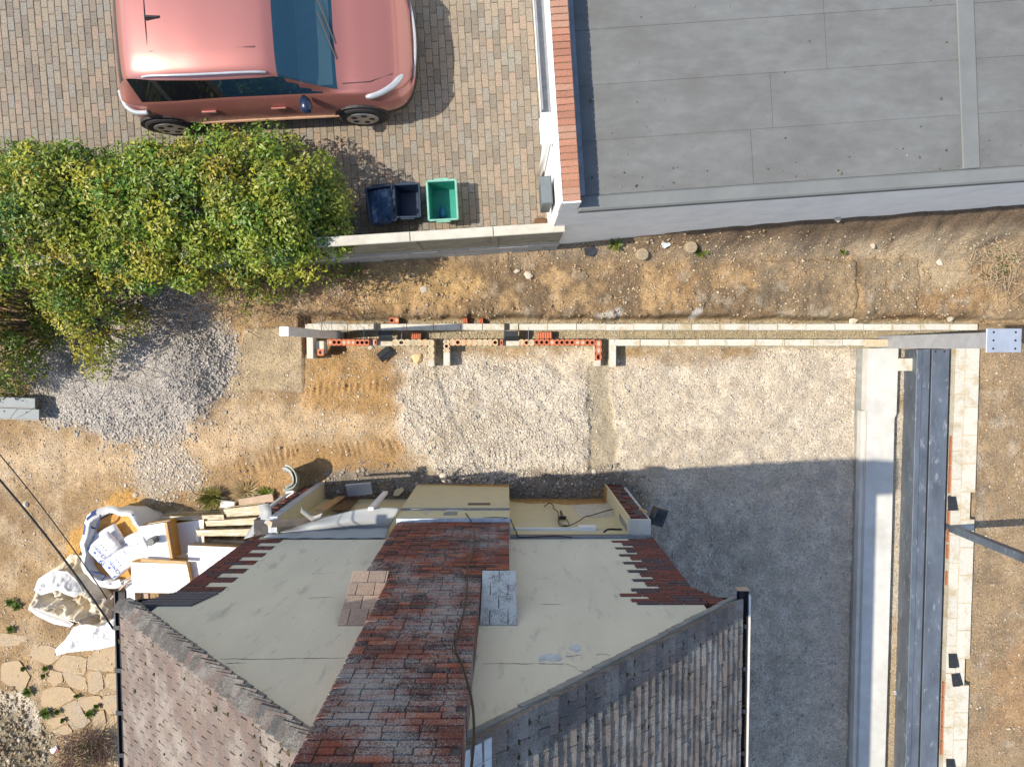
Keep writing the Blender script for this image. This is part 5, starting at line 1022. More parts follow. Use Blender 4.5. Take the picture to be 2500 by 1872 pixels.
# lower growth hanging over the bank
def bush(name, label, cat, poly, z0, ztop, n, per, size, rad, twn, pal=GRN, zfall=True, weights=None, group=None):
    P_ = [tuple(W(a, b, (z0 + ztop) / 2)[:2]) for a, b in poly]; A_ = np.array(P_); cx, cy = A_.mean(0); t = thing(name, label, cat, (cx, cy, z0), None, group); cs = []; rs = []; k = 0
    while len(cs) < n and k < 20000:
        k += 1; x, y = random.uniform(*(A_[:, 0].min(), A_[:, 0].max())), random.uniform(*(A_[:, 1].min(), A_[:, 1].max())); s = float(sdpoly(np.array([x]), np.array([y]), P_)[0])
        if s < rad * .4: continue
        z = z0 + (ztop - z0) * (min(1, s / .6) ** .5) * random.uniform(.55, 1) ; cs.append((x - cx, y - cy, z - z0)); rs.append(rad * random.uniform(.6, 1.2))
    V_, F_, C_ = clumps(cs, rs, per, size, pal, weights); ob('foliage', npmesh('foliage', V_, F_, M['leaf'], C_), t); m = MB()
    for c in cs[:max(6, n // 3)]:
        b = Vector((c[0] * .35 + random.uniform(-.2, .2), abs(c[1]) * .4 + .1, 0)); e = Vector(c); mid = b.lerp(e, .5) + Vector((random.uniform(-.1, .1), random.uniform(-.1, .1), .1)); m.tube([b, mid, e], [.018, .012, .005], 5, cap=False)
    ob('stem', m.mesh('stem', M['twig']), t); tw_ = ob('twigs', twigs(twn, None, ((A_[:, 0].min() - cx + .1, A_[:, 0].max() - cx - .1), (A_[:, 1].min() - cy + .1, A_[:, 1].max() - cy - .1), (.15, (ztop - z0) * .8)), (0, -.3, .4), .005).mesh('twigs', M['twig']), t); tw_['kind'] = 'stuff'; return t
bush('shrub', 'leafy green shrub spreading over the gravel heap at the left edge', 'shrub', [(-250, 640), (330, 640), (420, 690), (370, 740), (330, 790), (290, 860), (250, 905), (190, 920), (150, 800), (110, 790), (80, 930), (20, 960), (-250, 1010)], .15, 1.75, 260, 240, .055, .19, 160)
bush('shrub', 'sparse overhanging shrub with bare stems between gravel heap and wall end', 'shrub', [(340, 640), (860, 640), (890, 665), (830, 690), (740, 715), (650, 740), (600, 790), (560, 740), (470, 720), (400, 690)], .2, 1.1, 90, 120, .06, .13, 260)
def weed(name, px, py, z, r, n, label, cat='weed', blade=True, cols=((.08, .14, .02), (.16, .2, .03)), h=.12, group=None):
    p = W(px, py, z); t = ob(name, None, None, (p.x, p.y, z), None, label, cat, group); k = n; a = rng.random(k) * 6.283; rr = r * rng.random(k) ** .7
    b0 = np.stack([rr * .5 * np.cos(a), rr * .5 * np.sin(a), np.zeros(k)], 1); tip = b0 + np.stack([rr * np.cos(a), rr * np.sin(a), h * (.4 + .8 * rng.random(k))], 1); sd2 = np.stack([-np.sin(a), np.cos(a), np.zeros(k)], 1) * (.006 if blade else .014)
    mid = (b0 + tip) / 2 + np.array([0, 0, h * .25]); V_ = np.stack([b0 - sd2 * .6, b0 + sd2 * .6, mid + sd2, tip, mid - sd2], 1).reshape(-1, 3); f = np.arange(k * 5).reshape(k, 5); F_ = np.concatenate([f[:, [0, 1, 2]], f[:, [0, 2, 4]], f[:, [4, 2, 3]]]); mx = rng.random((k, 1)); C_ = np.array(cols[0]) * (1 - mx) + np.array(cols[1]) * mx
    ob('blades' if blade else 'leaves', npmesh('blades', V_, F_, M['leaf'], np.repeat(C_, 5, 0)), t); return t
weed('grass_tuft', 520, 1213, 0, .18, 260, 'tall grass tuft at the north edge of the insulation boards', 'grass', cols=((.1, .14, .02), (.3, .27, .08)), h=.2)
weed('grass_tuft', 600, 1200, 0, .2, 200, 'dry straw coloured grass between the tuft and curled felt', 'grass', cols=((.34, .26, .12), (.42, .34, .18)), h=.08)
weed('weed', 650, 1207, 0, .12, 90, 'low bright weed at the foot of the left stub wall', blade=False, h=.06)
weed('weed', 1710, 612, .45, .1, 70, 'small leafy weed beside the round disc on the bank', blade=False, h=.08); weed('weed', 1500, 598, .5, .1, 50, 'weed growing at the foot of the garage wall', blade=False, h=.08); weed('weed', 2055, 616, .5, .05, 24, 'tiny weed high on the bank below the garage', blade=False, h=.05)
for px, py, r, n, lab in [(30, 1468, .12, 70, 'upper left weed west of the collapsed bulk bag'), (45, 1480, .1, 60, 'dark weed clump just right of the upper left weed'), (28, 1535, .1, 70, 'round weed at the corner of a flagstone'), (70, 1688, .12, 90, 'weed between rubble and pale patch'), (113, 1740, .13, 130, 'mossy grass patch in the v shaped paving joint'), (143, 1735, .07, 60, 'grass tuft right of the mossy patch'), (156, 1755, .06, 40, 'small grass tuft below the mossy patch'), (190, 1697, .06, 40, 'small weed in the middle of the paving'), (222, 1740, .1, 60, 'spreading weed in the paving joint near the gutter'), (238, 1722, .07, 40, 'weed above the spreading weed near the gutter'), (113, 1630, .07, 40, 'weed at the top of the long paving joint'), (108, 1648, .06, 40, 'second weed down the long paving joint'), (60, 1630, .06, 40, 'weed near the left paving stones')]:
    weed('weed', px, py, .02, r * .62, n, lab, blade=False, h=.05, cols=((.06, .12, .015), (.13, .17, .03)))
# dry brambles on the right of the bank
t = thing('bramble', 'tangle of dry bramble stems with a few green leaves at the right edge', 'bramble', (*W(2440, 640, .4)[:2], .3)); m = MB()
for i in range(130):
    a = random.uniform(0, 6.28); p = Vector((random.gauss(0, .22), random.gauss(.05, .22), random.uniform(.02, .2))); L = random.uniform(.15, .5); e = p + Vector((math.cos(a) * L, math.sin(a) * L, random.uniform(-.1, .1))); m.tube([p, p.lerp(e, .5) + Vector((random.gauss(0, .05), random.gauss(0, .05), random.uniform(0, .1))), e], [.005, .004, .002], 4, cap=False)
ob('stems', m.mesh('stems', M['drytwig']), t); cs = [(random.gauss(0, .18), random.gauss(0, .18), .2) for _ in range(9)] + [(.1, -.3, .1), (-.28, -.25, .1)]; V_, F_, C_ = clumps(cs, [.08] * 11, 90, .05, [(.06, .11, .02), (.14, .12, .03), (.2, .12, .04)]); ob('leaves', npmesh('leaves', V_, F_, M['leaf'], C_), t)
t = thing('dead_bush', 'twiggy dark bush at the bottom beside the paving', 'bush', (*W(222, 1825, .2)[:2], .05)); ob('stems', twigs(420, None, ((-.4, .3), (-.35, .2), (0, .2)), (0, 0, .8), .005).mesh('stems', simple('mauve_twig', (.24, .17, .14), .9, var=.3)), t)
V_, F_, C_ = clumps([(random.gauss(.05, .14), random.gauss(-.05, .14), .3) for _ in range(14)], [.09] * 14, 160, .045, [(.06, .08, .02), (.1, .09, .03), (.04, .06, .02)]); ob('leaves', npmesh('leaves', V_, F_, M['leaf'], C_), t)
# ------------------------------------------------------------------ crazy paving
pt = ob('paving', None, None, (0, 0, 0), kind='structure')
FL = [[(-80, 1553), (0, 1545), (72, 1556), (48, 1575), (-80, 1580)], [(82, 1572), (130, 1580), (150, 1600), (118, 1625), (70, 1603)], [(0, 1620), (40, 1612), (72, 1650), (55, 1690), (0, 1665)], [(150, 1600), (210, 1605), (206, 1650), (150, 1640), (125, 1632)], [(213, 1600), (262, 1575), (300, 1575), (300, 1640), (250, 1640), (212, 1634)], [(120, 1637), (148, 1642), (152, 1665), (130, 1675), (112, 1662)], [(148, 1640), (206, 1652), (212, 1690), (170, 1678), (156, 1660)], [(212, 1640), (246, 1640), (252, 1680), (230, 1695), (214, 1690)], [(255, 1645), (300, 1645), (300, 1690), (256, 1680)], [(100, 1690), (130, 1676), (165, 1680), (186, 1700), (150, 1722), (110, 1738), (98, 1715)], [(188, 1704), (240, 1698), (250, 1712), (225, 1735), (205, 1738), (190, 1715)], [(150, 1728), (184, 1708), (202, 1742), (220, 1760), (205, 1775), (178, 1783), (165, 1762)], [(252, 1700), (300, 1695), (300, 1740), (262, 1745), (245, 1715)], [(228, 1742), (250, 1732), (258, 1770), (245, 1790), (225, 1780)], [(115, 1760), (155, 1745), (162, 1764), (128, 1782)], [(125, 1787), (162, 1768), (176, 1788), (140, 1800)], [(262, 1750), (300, 1745), (300, 1900), (262, 1880), (255, 1795)]]
for q in FL:
    P_ = [tuple(W(a, b, .03)[:2]) for a, b in q]; cx = sum(p[0] for p in P_) / len(P_); cy = sum(p[1] for p in P_) / len(P_); P2 = []
    for i in range(len(P_)):
        a, b = Vector(P_[i]), Vector(P_[(i + 1) % len(P_)])
        for k in range(3): p = a.lerp(b, k / 3 + .08); P2.append((cx + (p.x - cx) * 1.02 + random.uniform(-.008, .008), cy + (p.y - cy) * 1.02 + random.uniform(-.008, .008)))
    P2 = ccw(P2); v, f = prism([(x - cx, y - cy) for x, y in P2], -.06, .0); ob('flagstone', mesh('flagstone', v, f, M['flag']), pt, (cx, cy, .008 + random.uniform(-.003, .004)), (random.uniform(-.008, .008), random.uniform(-.008, .008), 0))
# ------------------------------------------------------------------ insulation boards and wrapped packs
def board(poly, ztop, thick, label, group=None, side='foam', topm='board'):
    P_ = ccw([tuple(W(a, b, ztop)[:2]) for a, b in poly]); cx = sum(p[0] for p in P_) / len(P_); cy = sum(p[1] for p in P_) / len(P_); n = len(P_)
    v, f = prism([(x - cx, y - cy) for x, y in P_], -thick, 0); me = mesh('insulation_board', v, f, [M[topm], M[side]], False, [0, 0] + [1] * n); return ob('insulation_board', me, None, (cx, cy, ztop), None, label, 'insulation board', group)
M['wraptop'] = simple('film_over_boards', (.5, .42, .27), .3, var=.45, sc=7, bump=.5, bsc=12, stretch=(.6, 7, 1), stain=(.78, .76, .7), ssc=4, sth=(.55, .62))
def stack(poly, ztop, thick, n, toplabel, label, group, side='foam', topm='board'):
    o = board(poly, ztop, thick - .004, toplabel, group, side, topm)
    for k in range(1, n):
        c = ob('insulation_board', o.data, None, (o.location.x + random.uniform(-.012, .012), o.location.y + random.uniform(-.012, .012), ztop - k * thick), (0, 0, random.uniform(-.012, .012)), label.replace('lower', ('second', 'third', 'fourth', 'fifth')[k - 1] + ' from top'), 'insulation board', group)
    return o
G_ = 'insulation boards stacked beside the house'
stack([(335, 1286), (404, 1275), (418, 1367), (345, 1364)], .74, .115, 3, 'white insulation board carrying the grey pipe stub', 'lower board of the stack under the pipe stub', G_)
stack([(340, 1290), (497, 1268), (500, 1372), (346, 1372)], .39, .095, 4, 'broad white board left of the wrapped packs', 'lower board of the broad stack left of the wrapped packs', G_)
stack([(319, 1372), (456, 1377), (470, 1448), (324, 1446)], .8, .1, 3, 'big white front board nearest the roof corner', 'lower board of the big front stack nearest the roof', G_)
board([(459, 1331), (625, 1338), (625, 1460), (459, 1455)], .68, .1, 'large white board tucked under the quoin bricks', G_)
stack([(462, 1332), (622, 1340), (622, 1462), (462, 1457)], .57, .12, 4, 'second board under the large white board by the quoins', 'lower wrapped board of the pack by the quoins', G_, 'wrapsided' if False else 'wrapside')
stack([(478, 1294), (640, 1290), (640, 1308), (482, 1308)], .48, .1, 4, 'narrow wrapped board in the middle pack row', 'lower wrapped board in the middle pack row', G_, 'wrapside', 'wraptop')
stack([(500, 1272), (650, 1262), (650, 1280), (504, 1284)], .4, .085, 4, 'upper wrapped board of the row by the folded felt strip', 'lower wrapped board of the row by the folded felt strip', G_, 'wrapside', 'wraptop')
stack([(391, 1261), (545, 1256), (548, 1270), (394, 1270)], .34, .08, 4, 'top wrapped board of the northern pack by the grass', 'lower wrapped board of the northern pack by the grass', G_, 'wrapside', 'wraptop')
stack([(545, 1243), (640, 1232), (640, 1256), (552, 1262)], .3, .07, 4, 'top wrapped board of the pack against the stub wall', 'lower wrapped board of the pack against the stub wall', G_, 'wrapside', 'wraptop')
film = simple('clear_wrap', (.45, .4, .3), .15, var=.1, bump=.5, bsc=9)
fn = film.node_tree; tr_ = fn.nodes.new('ShaderNodeBsdfTransparent'); mx_ = fn.nodes.new('ShaderNodeMixShader'); mx_.inputs[0].default_value = .2; fn.links.new(tr_.outputs[0], mx_.inputs[1]); fn.links.new(fn.nodes['Principled BSDF'].outputs[0], mx_.inputs[2]); fn.links.new(mx_.outputs[0], fn.nodes['Material Output'].inputs[0])
def sheetgrid(P4, nu, nv, fz, name, mat, smooth=True, thick=None):
    """bilinear sheet through 4 corner points with displacement fz(u,v)->Vector"""
    a, b, c, d = [Vector(p) for p in P4]; v = []
    for i in range(nu + 1):
        for j in range(nv + 1):
            u, w = i / nu, j / nv; v.append(a.lerp(b, u).lerp(d.lerp(c, u), w) + fz(u, w))
    f = [(i * (nv + 1) + j, (i + 1) * (nv + 1) + j, (i + 1) * (nv + 1) + j + 1, i * (nv + 1) + j + 1) for i in range(nu) for j in range(nv)]
    return mesh(name, v, f, mat, smooth)
def wrap(px0, px1, py_top, ztop, drop, label):
    a = W(px0, py_top, ztop); b = W(px1, py_top - 2, ztop); y = a.y + .012
    P4 = [(a.x, y, ztop + .01), (b.x, y, ztop + .01), (b.x, y + .06, ztop - drop), (a.x, y + .06, ztop - drop)]
    me = sheetgrid(P4, 26, 8, lambda u, w: Vector((0, .022 * math.sin(17 * u + 5 * w) * w + .016 * math.sin(41 * u - 3 * w), .008 * math.sin(23 * u))), 'wrap', film); ob('plastic_wrap', me, None, None, None, label, 'plastic film')
wrap(464, 610, 1331, .68, .55, 'clear film hanging over the pack by the quoins'); wrap(482, 640, 1293, .48, .4, 'clear film over the middle row of packs'); wrap(504, 650, 1268, .4, .35, 'clear film over the pack row by the folded felt'); wrap(395, 548, 1259, .34, .3, 'clear film over the northern pack')
po = thing('pipe_stub', 'short grey pipe offcut standing on the white insulation board', 'pipe', (*W(379, 1316, .75)[:2], .742)); ob('tube', (lambda m: m.mesh('tube', M['pipe']))(MB().tube([(0, 0, 0), (0, 0, .16), (0, 0, .161), (0, 0, .01)], [.056, .056, .05, .05], 20, cap=False)), po, rot=(0, R(0), 0)); ob('collar', MB().tube([(0, 0, .1), (0, 0, .16)], [.06, .06], 20, cap=False).mesh('collar', M['pipe']), po); ob('bottom', MB().tube([(0, 0, .004), (0, 0, .006)], .05, 20).mesh('bottom', M['cable']), po)
def plank(name, a, b, w, t, mat, label, cat='timber', up=(0, 0, 1)):
    a, b = Vector(a), Vector(b); d = b - a; L = d.length; m = MB().cham(0, L, -w / 2, w / 2, -t / 2, t / 2, .003).mesh(name, mat); o = ob(name, m, None, a, None, label, cat); x = d.normalized(); y = Vector(up).cross(x).normalized(); z = x.cross(y); o.rotation_euler = Matrix((x, y, z)).transposed().to_euler(); return o
plank('timber_batten', W(345, 1366, .83), W(457, 1373, .83), .05, .04, M['timber'], 'long thin batten on the edge of the big front board')
plank('timber_batten', W(405, 1274, .76), W(420, 1366, .76), .045, .03, M['timber'], 'batten along the right edge of the pipe stub board')
plank('timber_plank', W(585, 1228, .08), W(668, 1214, .08), .14, .06, M['pinktimber'], 'weathered plank on the ground beside the left stub wall')
plank('timber_stick', W(270, 1462, .5), W(330, 1400, .7), .02, .02, M['pinktimber'], 'thin stick between the two bulk bags')
plank('timber_plank', W(337, 1444, .35), W(340, 1490, .3), .12, .06, M['timber'], 'tan brick coloured timber end below the big white board')
plank('timber_plank', W(357, 1446, .35), W(360, 1490, .3), .09, .06, M['pinktimber'], 'pinkish timber end next to the tan one below the board')
plank('white_offcut', W(318, 1420, .5), W(322, 1480, .45), .13, .03, M['white'], 'narrow white panel standing left of the timber ends', 'offcut')
ob('offcut', MB().cham(-.13, .1, -.06, .06, 0, .06, .01).mesh('offcut', [M['board']]), None, (*W(557, 1232, .1)[:2], .05), (0, .1, -.15), 'white and yellow foam offcut on the ground by the grass tuft', 'offcut')
# ------------------------------------------------------------------ bulk bags and cement
def bulk(cx, cy, rx, ry, h, name, label, flap=True):
    t = thing(name, label, 'bulk bag', (cx, cy, 0)); n = 56; rowsz = [0, .12, .3, .5, .7, .86, .95, 1.0]; v = []; f = []
    def sup(a, r): c, s = math.cos(a), math.sin(a); k = (abs(c) ** 3.2 + abs(s) ** 3.2) ** (-1 / 3.2); return c * k * r
    for q, zr in enumerate(rowsz):
        for i in range(n):
            a = 2 * math.pi * i / n; c, s = math.cos(a), math.sin(a); k = (abs(c) ** 2.6 + abs(s) ** 2.6) ** (-1 / 2.6); bul = 1 + .07 * math.sin(math.pi * zr) + .05 * math.sin(3 * a + 2 * zr) + .03 * math.sin(5 * a + 3 * zr) + .02 * math.sin(11 * a + 7 * zr); hh = h * (1 + .12 * math.sin(2 * a + 1) + .08 * math.sin(3 * a) + .03 * math.sin(9 * a))
            v.append((c * k * rx * bul, s * k * ry * bul, zr * hh))
    m0 = len(v)
    for i in range(n):
        x, y, z = v[(len(rowsz) - 1) * n + i]; v.append((x * .94, y * .94, z + .012))
    for i in range(n):
        x, y, z = v[(len(rowsz) - 1) * n + i]; v.append((x * .9, y * .9, z - .25))
    R_ = len(rowsz) + 2
    for q in range(R_ - 1):
        for i in range(n): f.append((q * n + i, q * n + (i + 1) % n, (q + 1) * n + (i + 1) % n, (q + 1) * n + i))
    ob('sack', mesh('sack', v, f, M['sack'], True), t)
    # printed flap folded outwards over the rim
    fl = []; ff = []; pb = []
    for i in range(n + 1):
        x, y, z = v[(len(rowsz) - 1) * n + i % n]; d = Vector((x, y, 0)).normalized(); wv = .035 + .025 * math.sin(3 * 2 * math.pi * i / n + 1) + .03 * (math.cos(2 * math.pi * i / n - 2.0) > .4)
        for k, (o, dz) in enumerate(((-.035, .014), (.012, .03), (wv * .6, .012), (wv, -.05))): fl.append((x + d.x * o, y + d.y * o, z + dz + .006 * math.sin(9 * i)))
    for i in range(n):
        for k in range(3): ff.append((i * 4 + k, (i + 1) * 4 + k, (i + 1) * 4 + k + 1, i * 4 + k + 1)); pb.append((i, k))
    ob('rim_flap', mesh('flap', fl, ff, M['sack'], True), t)
    pr = [q for q, (i, k) in zip(ff, pb) if k in (1, 2) and (18 <= i <= 24) and (i % 3 != 0) and (k == 1 or i % 2)]; used = sorted(set(j for q in pr for j in q)); mp = {u: w for w, u in enumerate(used)}
    ob('print', mesh('print', [(fl[u][0], fl[u][1], fl[u][2] + .003) for u in used], [[mp[j] for j in q] for q in pr], M['navy'], True), t)
    g = []; gf = []; nr = 8
    for q in range(nr + 1):
        for i in range(32): a = 2 * math.pi * i / 32; r_ = q / nr * .93; c, s = math.cos(a), math.sin(a); k = (abs(c) ** 2.6 + abs(s) ** 2.6) ** (-1 / 2.6); g.append((c * k * rx * r_, s * k * ry * r_, h * .62 + .06 * math.sin(4 * c * r_ + 2) * math.cos(5 * s * r_) + .05 * r_))
    for q in range(nr):
        for i in range(32): gf.append((q * 32 + i, (q + 1) * 32 + i, (q + 1) * 32 + (i + 1) % 32, q * 32 + (i + 1) % 32))
    ob('sand', mesh('sand', g, gf, M['sand'], True), t)
    for a in (.8, 2.2, 3.9, 5.4):
        c, s = math.cos(a), math.sin(a); k = (abs(c) ** 2.6 + abs(s) ** 2.6) ** (-1 / 2.6); p = Vector((c * k * rx, s * k * ry, h)); tg = Vector((-s, c, 0))
        ob('lifting_loop', MB().tube(smoothpath([p - tg * .1, p - tg * .03 + Vector((0, 0, .08)) - p * .12, p + tg * .12 + Vector((0, 0, .06)) - p * .2, p + tg * .16]), .014, 5).mesh('loop', M['navy']), t)
    return t
bulk(-6.03, -3.1, .5, .56, .62, 'bulk_bag', 'open white bulk bag of orange sand holding cement bags')
def cement(px, py, z, ang, label, L=.46, Wd=.34, th=.13, text=True, tilt=(0, 0), flip=False):
    p = W(px, py, z + th); t = thing('cement_bag', label, 'cement bag', (p.x, p.y, z), (tilt[0], tilt[1], ang), 'cement bags in the bulk bag'); n, m_ = 20, 16
    def top(u, w): e = (1 - abs(u) ** 5) * (1 - abs(w) ** 5); return th * (.5 + .5 * max(e, 0) ** .5) + .012 * math.sin(7 * u + 4 * w) * max(0, e) + .008 * math.sin(15 * w - 6 * u) * max(0, e)
    def bot(u, w): e = (1 - abs(u) ** 5) * (1 - abs(w) ** 5); return th * (.5 - .48 * max(e, 0) ** .5)
    v = []; f = []
    for fn_ in (top, bot):
        for i in range(n + 1):
            for j in range(m_ + 1): u, w = i / n * 2 - 1, j / m_ * 2 - 1; v.append((u * L / 2 * (1 - .03 * w * w), w * Wd / 2 * (1 - .05 * u * u), fn_(u, w)))
    k = (n + 1) * (m_ + 1)
    for i in range(n):
        for j in range(m_): a = i * (m_ + 1) + j; f.append((a, a + m_ + 1, a + m_ + 2, a + 1)); f.append((k + a, k + a + 1, k + a + m_ + 2, k + a + m_ + 1))
    me = mesh('sack', v, f, M['bag'], True); bm = bmesh.new(); bm.from_mesh(me); bmesh.ops.remove_doubles(bm, verts=bm.verts, dist=1e-4); bm.to_mesh(me); bm.free(); ob('sack', me, t)
    def onto(name, pts, faces, mat): return ob(name, mesh(name, [(x, y, top(x / (L / 2), y / (Wd / 2)) + .0035) for x, y in pts], faces, mat), t)
    if text:
        cu = bpy.data.curves.new('lettering', 'FONT'); cu.body = 'CEMENT'; cu.size = .074; cu.align_x = 'CENTER'; cu.align_y = 'CENTER'; cu.resolution_u = 3; to = bpy.data.objects.new('tmp', cu); me = bpy.data.meshes.new_from_object(to); bpy.data.objects.remove(to)
        for v_ in me.vertices: x, y = v_.co.x, v_.co.y; X, Y = -y - .06, x; v_.co = (X, Y, top(X / (L / 2), Y / (Wd / 2)) + .004)
        me.materials.clear(); me.materials.append(M['blue']); ob('lettering', me, t)
        for q in (-.05, 0, .05): onto('printed_star', [(.04 + .013 * math.cos(k_ * .785 + (0 if k_ % 2 else 0)) * (1 if k_ % 2 else .6), q + .013 * math.sin(k_ * .785) * (1 if k_ % 2 else .6)) for k_ in range(8)], [tuple(range(8))], M['blue'])
        onto('printed_logo', [(-.15, -.04), (-.125, -.06), (-.115, .0), (-.13, .05), (-.145, .03), (-.135, 0)], [tuple(range(6))], M['blue'])
    for s in ((1, -1) if text else (1,)):
        m = MB(); q = [(-.218, s * .13), (-.218, s * .07), (-.16, s * .12), (-.12, s * .148)]; q = [(x * L / .46, y * Wd / .34) for x, y in q]; onto('printed_corner', q, [(0, 1, 2, 3) if s < 0 else (3, 2, 1, 0)], M['blue'])
    return t
cement(258, 1318, .42, R(30), 'cement bag lying under the creased one at the upper left', text=False)
cement(249, 1338, .55, R(38), 'creased cement bag on top, nearest the upper left rim', tilt=(.05, -.06))
cement(285, 1377, .52, R(38), 'flat cement bag nearest the lower rim with three stars', tilt=(-.04, .03))
cement(318, 1330, .42, R(25), 'cement bag half in shade beside the white boards', .4, .3, text=False)
cement(322, 1352, .5, R(10), 'pale cement bag wedged against the white boards', .4, .26, text=False)
tg = ob('paper_tag', MB().box(-.06, .06, -.05, .05, 0, .003).mesh('tag', simple('tag_paper', (.72, .8, .76), .7)), None, (*W(286, 1423, .64)[:2], .66), (0, .2, .3), 'small pale tag hanging on the rim of the bulk bag', 'tag')
# collapsed bag and sheets
def crumple(name, label, poly, zb, amp, mat, seed, cat, hollow=None, n=120, sand=None):
    P_ = [tuple(W(a, b, zb)[:2]) for a, b in poly]; A_ = np.array(P_); cx, cy = A_.mean(0); x0, y0 = A_.min(0) - .02; x1, y1 = A_.max(0) + .02
    gx = np.linspace(x0, x1, n); gy = np.linspace(y0, y1, n); X, Y = np.meshgrid(gx, gy); wx = X + .04 * (fbm(X, Y, 6, 3, seed) - .5); sdv = sdpoly(wx, Y, P_)
    rid = 1 - np.abs(fbm(X, Y, 2.6, 3, seed + 3) - .5) * 4; rid2 = 1 - np.abs(fbm(X + .3 * Y, Y, 6.5, 2, seed + 5) - .5) * 4; rid3 = 1 - np.abs(fbm(X, Y + .5 * X, 13, 2, seed + 8) - .5) * 4; Z = zb + amp * (.5 * rid + .3 * rid2 + .1 * rid3) * sst(-.02, .18, sdv) + .02 * sst(0, .05, sdv)
    if hollow is not None: hx, hy = W(hollow[0], hollow[1], zb)[:2]; Z = Z - hollow[3] * (1 - sst(hollow[2] * .4, hollow[2], np.hypot((X - hx), (Y - hy) * 1.5)))
    zg = zfun(X, Y, False); Z = np.maximum(Z, zg + .012); keep = sdv > -.005
    idx = -np.ones(X.shape, int); ok = np.zeros(X.shape, bool); ok[:-1, :-1] = keep[:-1, :-1] & keep[1:, :-1] & keep[:-1, 1:] & keep[1:, 1:]; f = []; v = []
    for i, j in zip(*np.nonzero(ok)):
        q = []
        for a, b in ((i, j), (i, j + 1), (i + 1, j + 1), (i + 1, j)):
            if idx[a, b] < 0: idx[a, b] = len(v); v.append((X[a, b] - cx, Y[a, b] - cy, Z[a, b]))
            q.append(idx[a, b])
        f.append(q)
    t = thing(name, label, cat, (cx, cy, 0)); o = ob('fabric', mesh('fabric', v, f, mat, True), t); md = o.modifiers.new('thick', 'SOLIDIFY'); md.thickness = .006; return t
M['sheet'] = simple('white_sheet', (.8, .81, .82), .6, var=.04, sc=6, bump=.15, bsc=20)
cb_ = crumple('bulk_bag', 'collapsed cream bulk bag crumpled on the soil beside the roof corner', [(82, 1460), (95, 1420), (120, 1395), (150, 1375), (170, 1352), (200, 1355), (220, 1385), (228, 1410), (262, 1430), (275, 1450), (275, 1510), (240, 1530), (210, 1525), (150, 1510), (110, 1490), (70, 1475)], .12, .42, M['creamsack'], 12, 'bulk bag', (195, 1462, .34, .3))
crumple('white_sack', 'white empty sack flap lying on top of the collapsed bag', [(82, 1440), (95, 1412), (125, 1392), (165, 1395), (190, 1420), (205, 1445), (180, 1458), (140, 1440), (100, 1452)], .36, .2, M['sack'], 32, 'sack')
crumple('plastic_sheet', 'white plastic sheet spread on the paving below the roof gutter', [(180, 1530), (215, 1518), (300, 1470), (300, 1572), (262, 1580), (240, 1585), (170, 1592), (140, 1600), (135, 1585), (160, 1560)], .03, .12, M['sheet'], 22, 'plastic sheet')
crumple('white_sack', 'torn white sack edge with blue print below the collapsed bag', [(75, 1476), (110, 1492), (160, 1512), (180, 1522), (170, 1530), (130, 1522), (95, 1505), (70, 1488)], .05, .08, M['sack'], 42, 'sack')
# ------------------------------------------------------------------ membrane, loose bits and cables on the house
ya, yb = YW + .014, YC + .02
mbn = thing('membrane', 'grey roofing membrane draped along the ledge left of the chimney', 'membrane', (-2.2, YW, 2.2))
def mpt(px, py, y): return WY(px, py, y)
edgeb = [(643, 1313), (700, 1313.5), (780, 1313.5), (860, 1313.5), (943, 1313)]; mid = [(662, 1302), (720, 1299), (790, 1295), (870, 1289), (950, 1288)]; frt = [(668, 1287), (748, 1274), (800, 1262), (880, 1240), (976, 1243)]
def poly3(pts, y, n=40):
    q = [mpt(a, b, y) for a, b in pts]; s = smoothpath(q, 10); return s
A1, A2 = poly3(edgeb, ya), poly3(mid, ya + .02); v = []; f = []; nn = len(A1)
fr3 = smoothpath([W(a, b, 2.08 + .04 * (i % 2)) for i, (a, b) in enumerate(frt)], 10); rows_ = 12
for i in range(nn):
    for k in range(5): t = k / 4; p = A1[i].lerp(A2[i], t); p.y += .012 * math.sin(3 * t) + .004 * math.sin(i * .9); v.append(p)
    for k in range(1, rows_ + 1):
        t = k / rows_; p = A2[i].lerp(fr3[i], t); u = i / nn; p.z += .06 * math.sin(math.pi * t) + .03 * math.sin(9 * u + 4 * t) * math.sin(math.pi * t) + .05 * max(0, math.sin(7 * u - 2.2 + 1.5 * t)) ** 2 * math.sin(math.pi * t) ; p.y += .015 * math.sin(13 * u + 2) * t; v.append(p)
cN = 5 + rows_
for i in range(nn - 1):
    for k in range(cN - 1): f.append((i * cN + k, i * cN + k + 1, (i + 1) * cN + k + 1, (i + 1) * cN + k))
o = ob('sheet', mesh('sheet', [(p.x + 2.2, p.y - YW, p.z - 2.2) for p in v], f, M['membrane'], True), mbn); md = o.modifiers.new('t', 'SOLIDIFY'); md.thickness = .005
def strip3(name, pts, w, mat, label, cat, roll=(0, 1, 0), par=None):
    P_ = smoothpath(pts, 6); v = []; wv = Vector(roll) * w
    for i, p in enumerate(P_): v += [p - wv * .5, p + wv * .5]
    f = [(2 * i, 2 * i + 1, 2 * i + 3, 2 * i + 2) for i in range(len(P_) - 1)]; me = mesh(name, v, f, mat, True); o = ob(name, me, par, None, None, label, cat); md = o.modifiers.new('t', 'SOLIDIFY'); md.thickness = .006; return o
strip3('membrane_strip', [W(735, 1243, 2.42), W(750, 1255, 2.3), W(765, 1265, 2.2), W(785, 1258, 2.25)], .16, M['membrane'], 'curled corner of grey membrane standing up beside the stub wall', 'membrane', (.3, .6, .7))
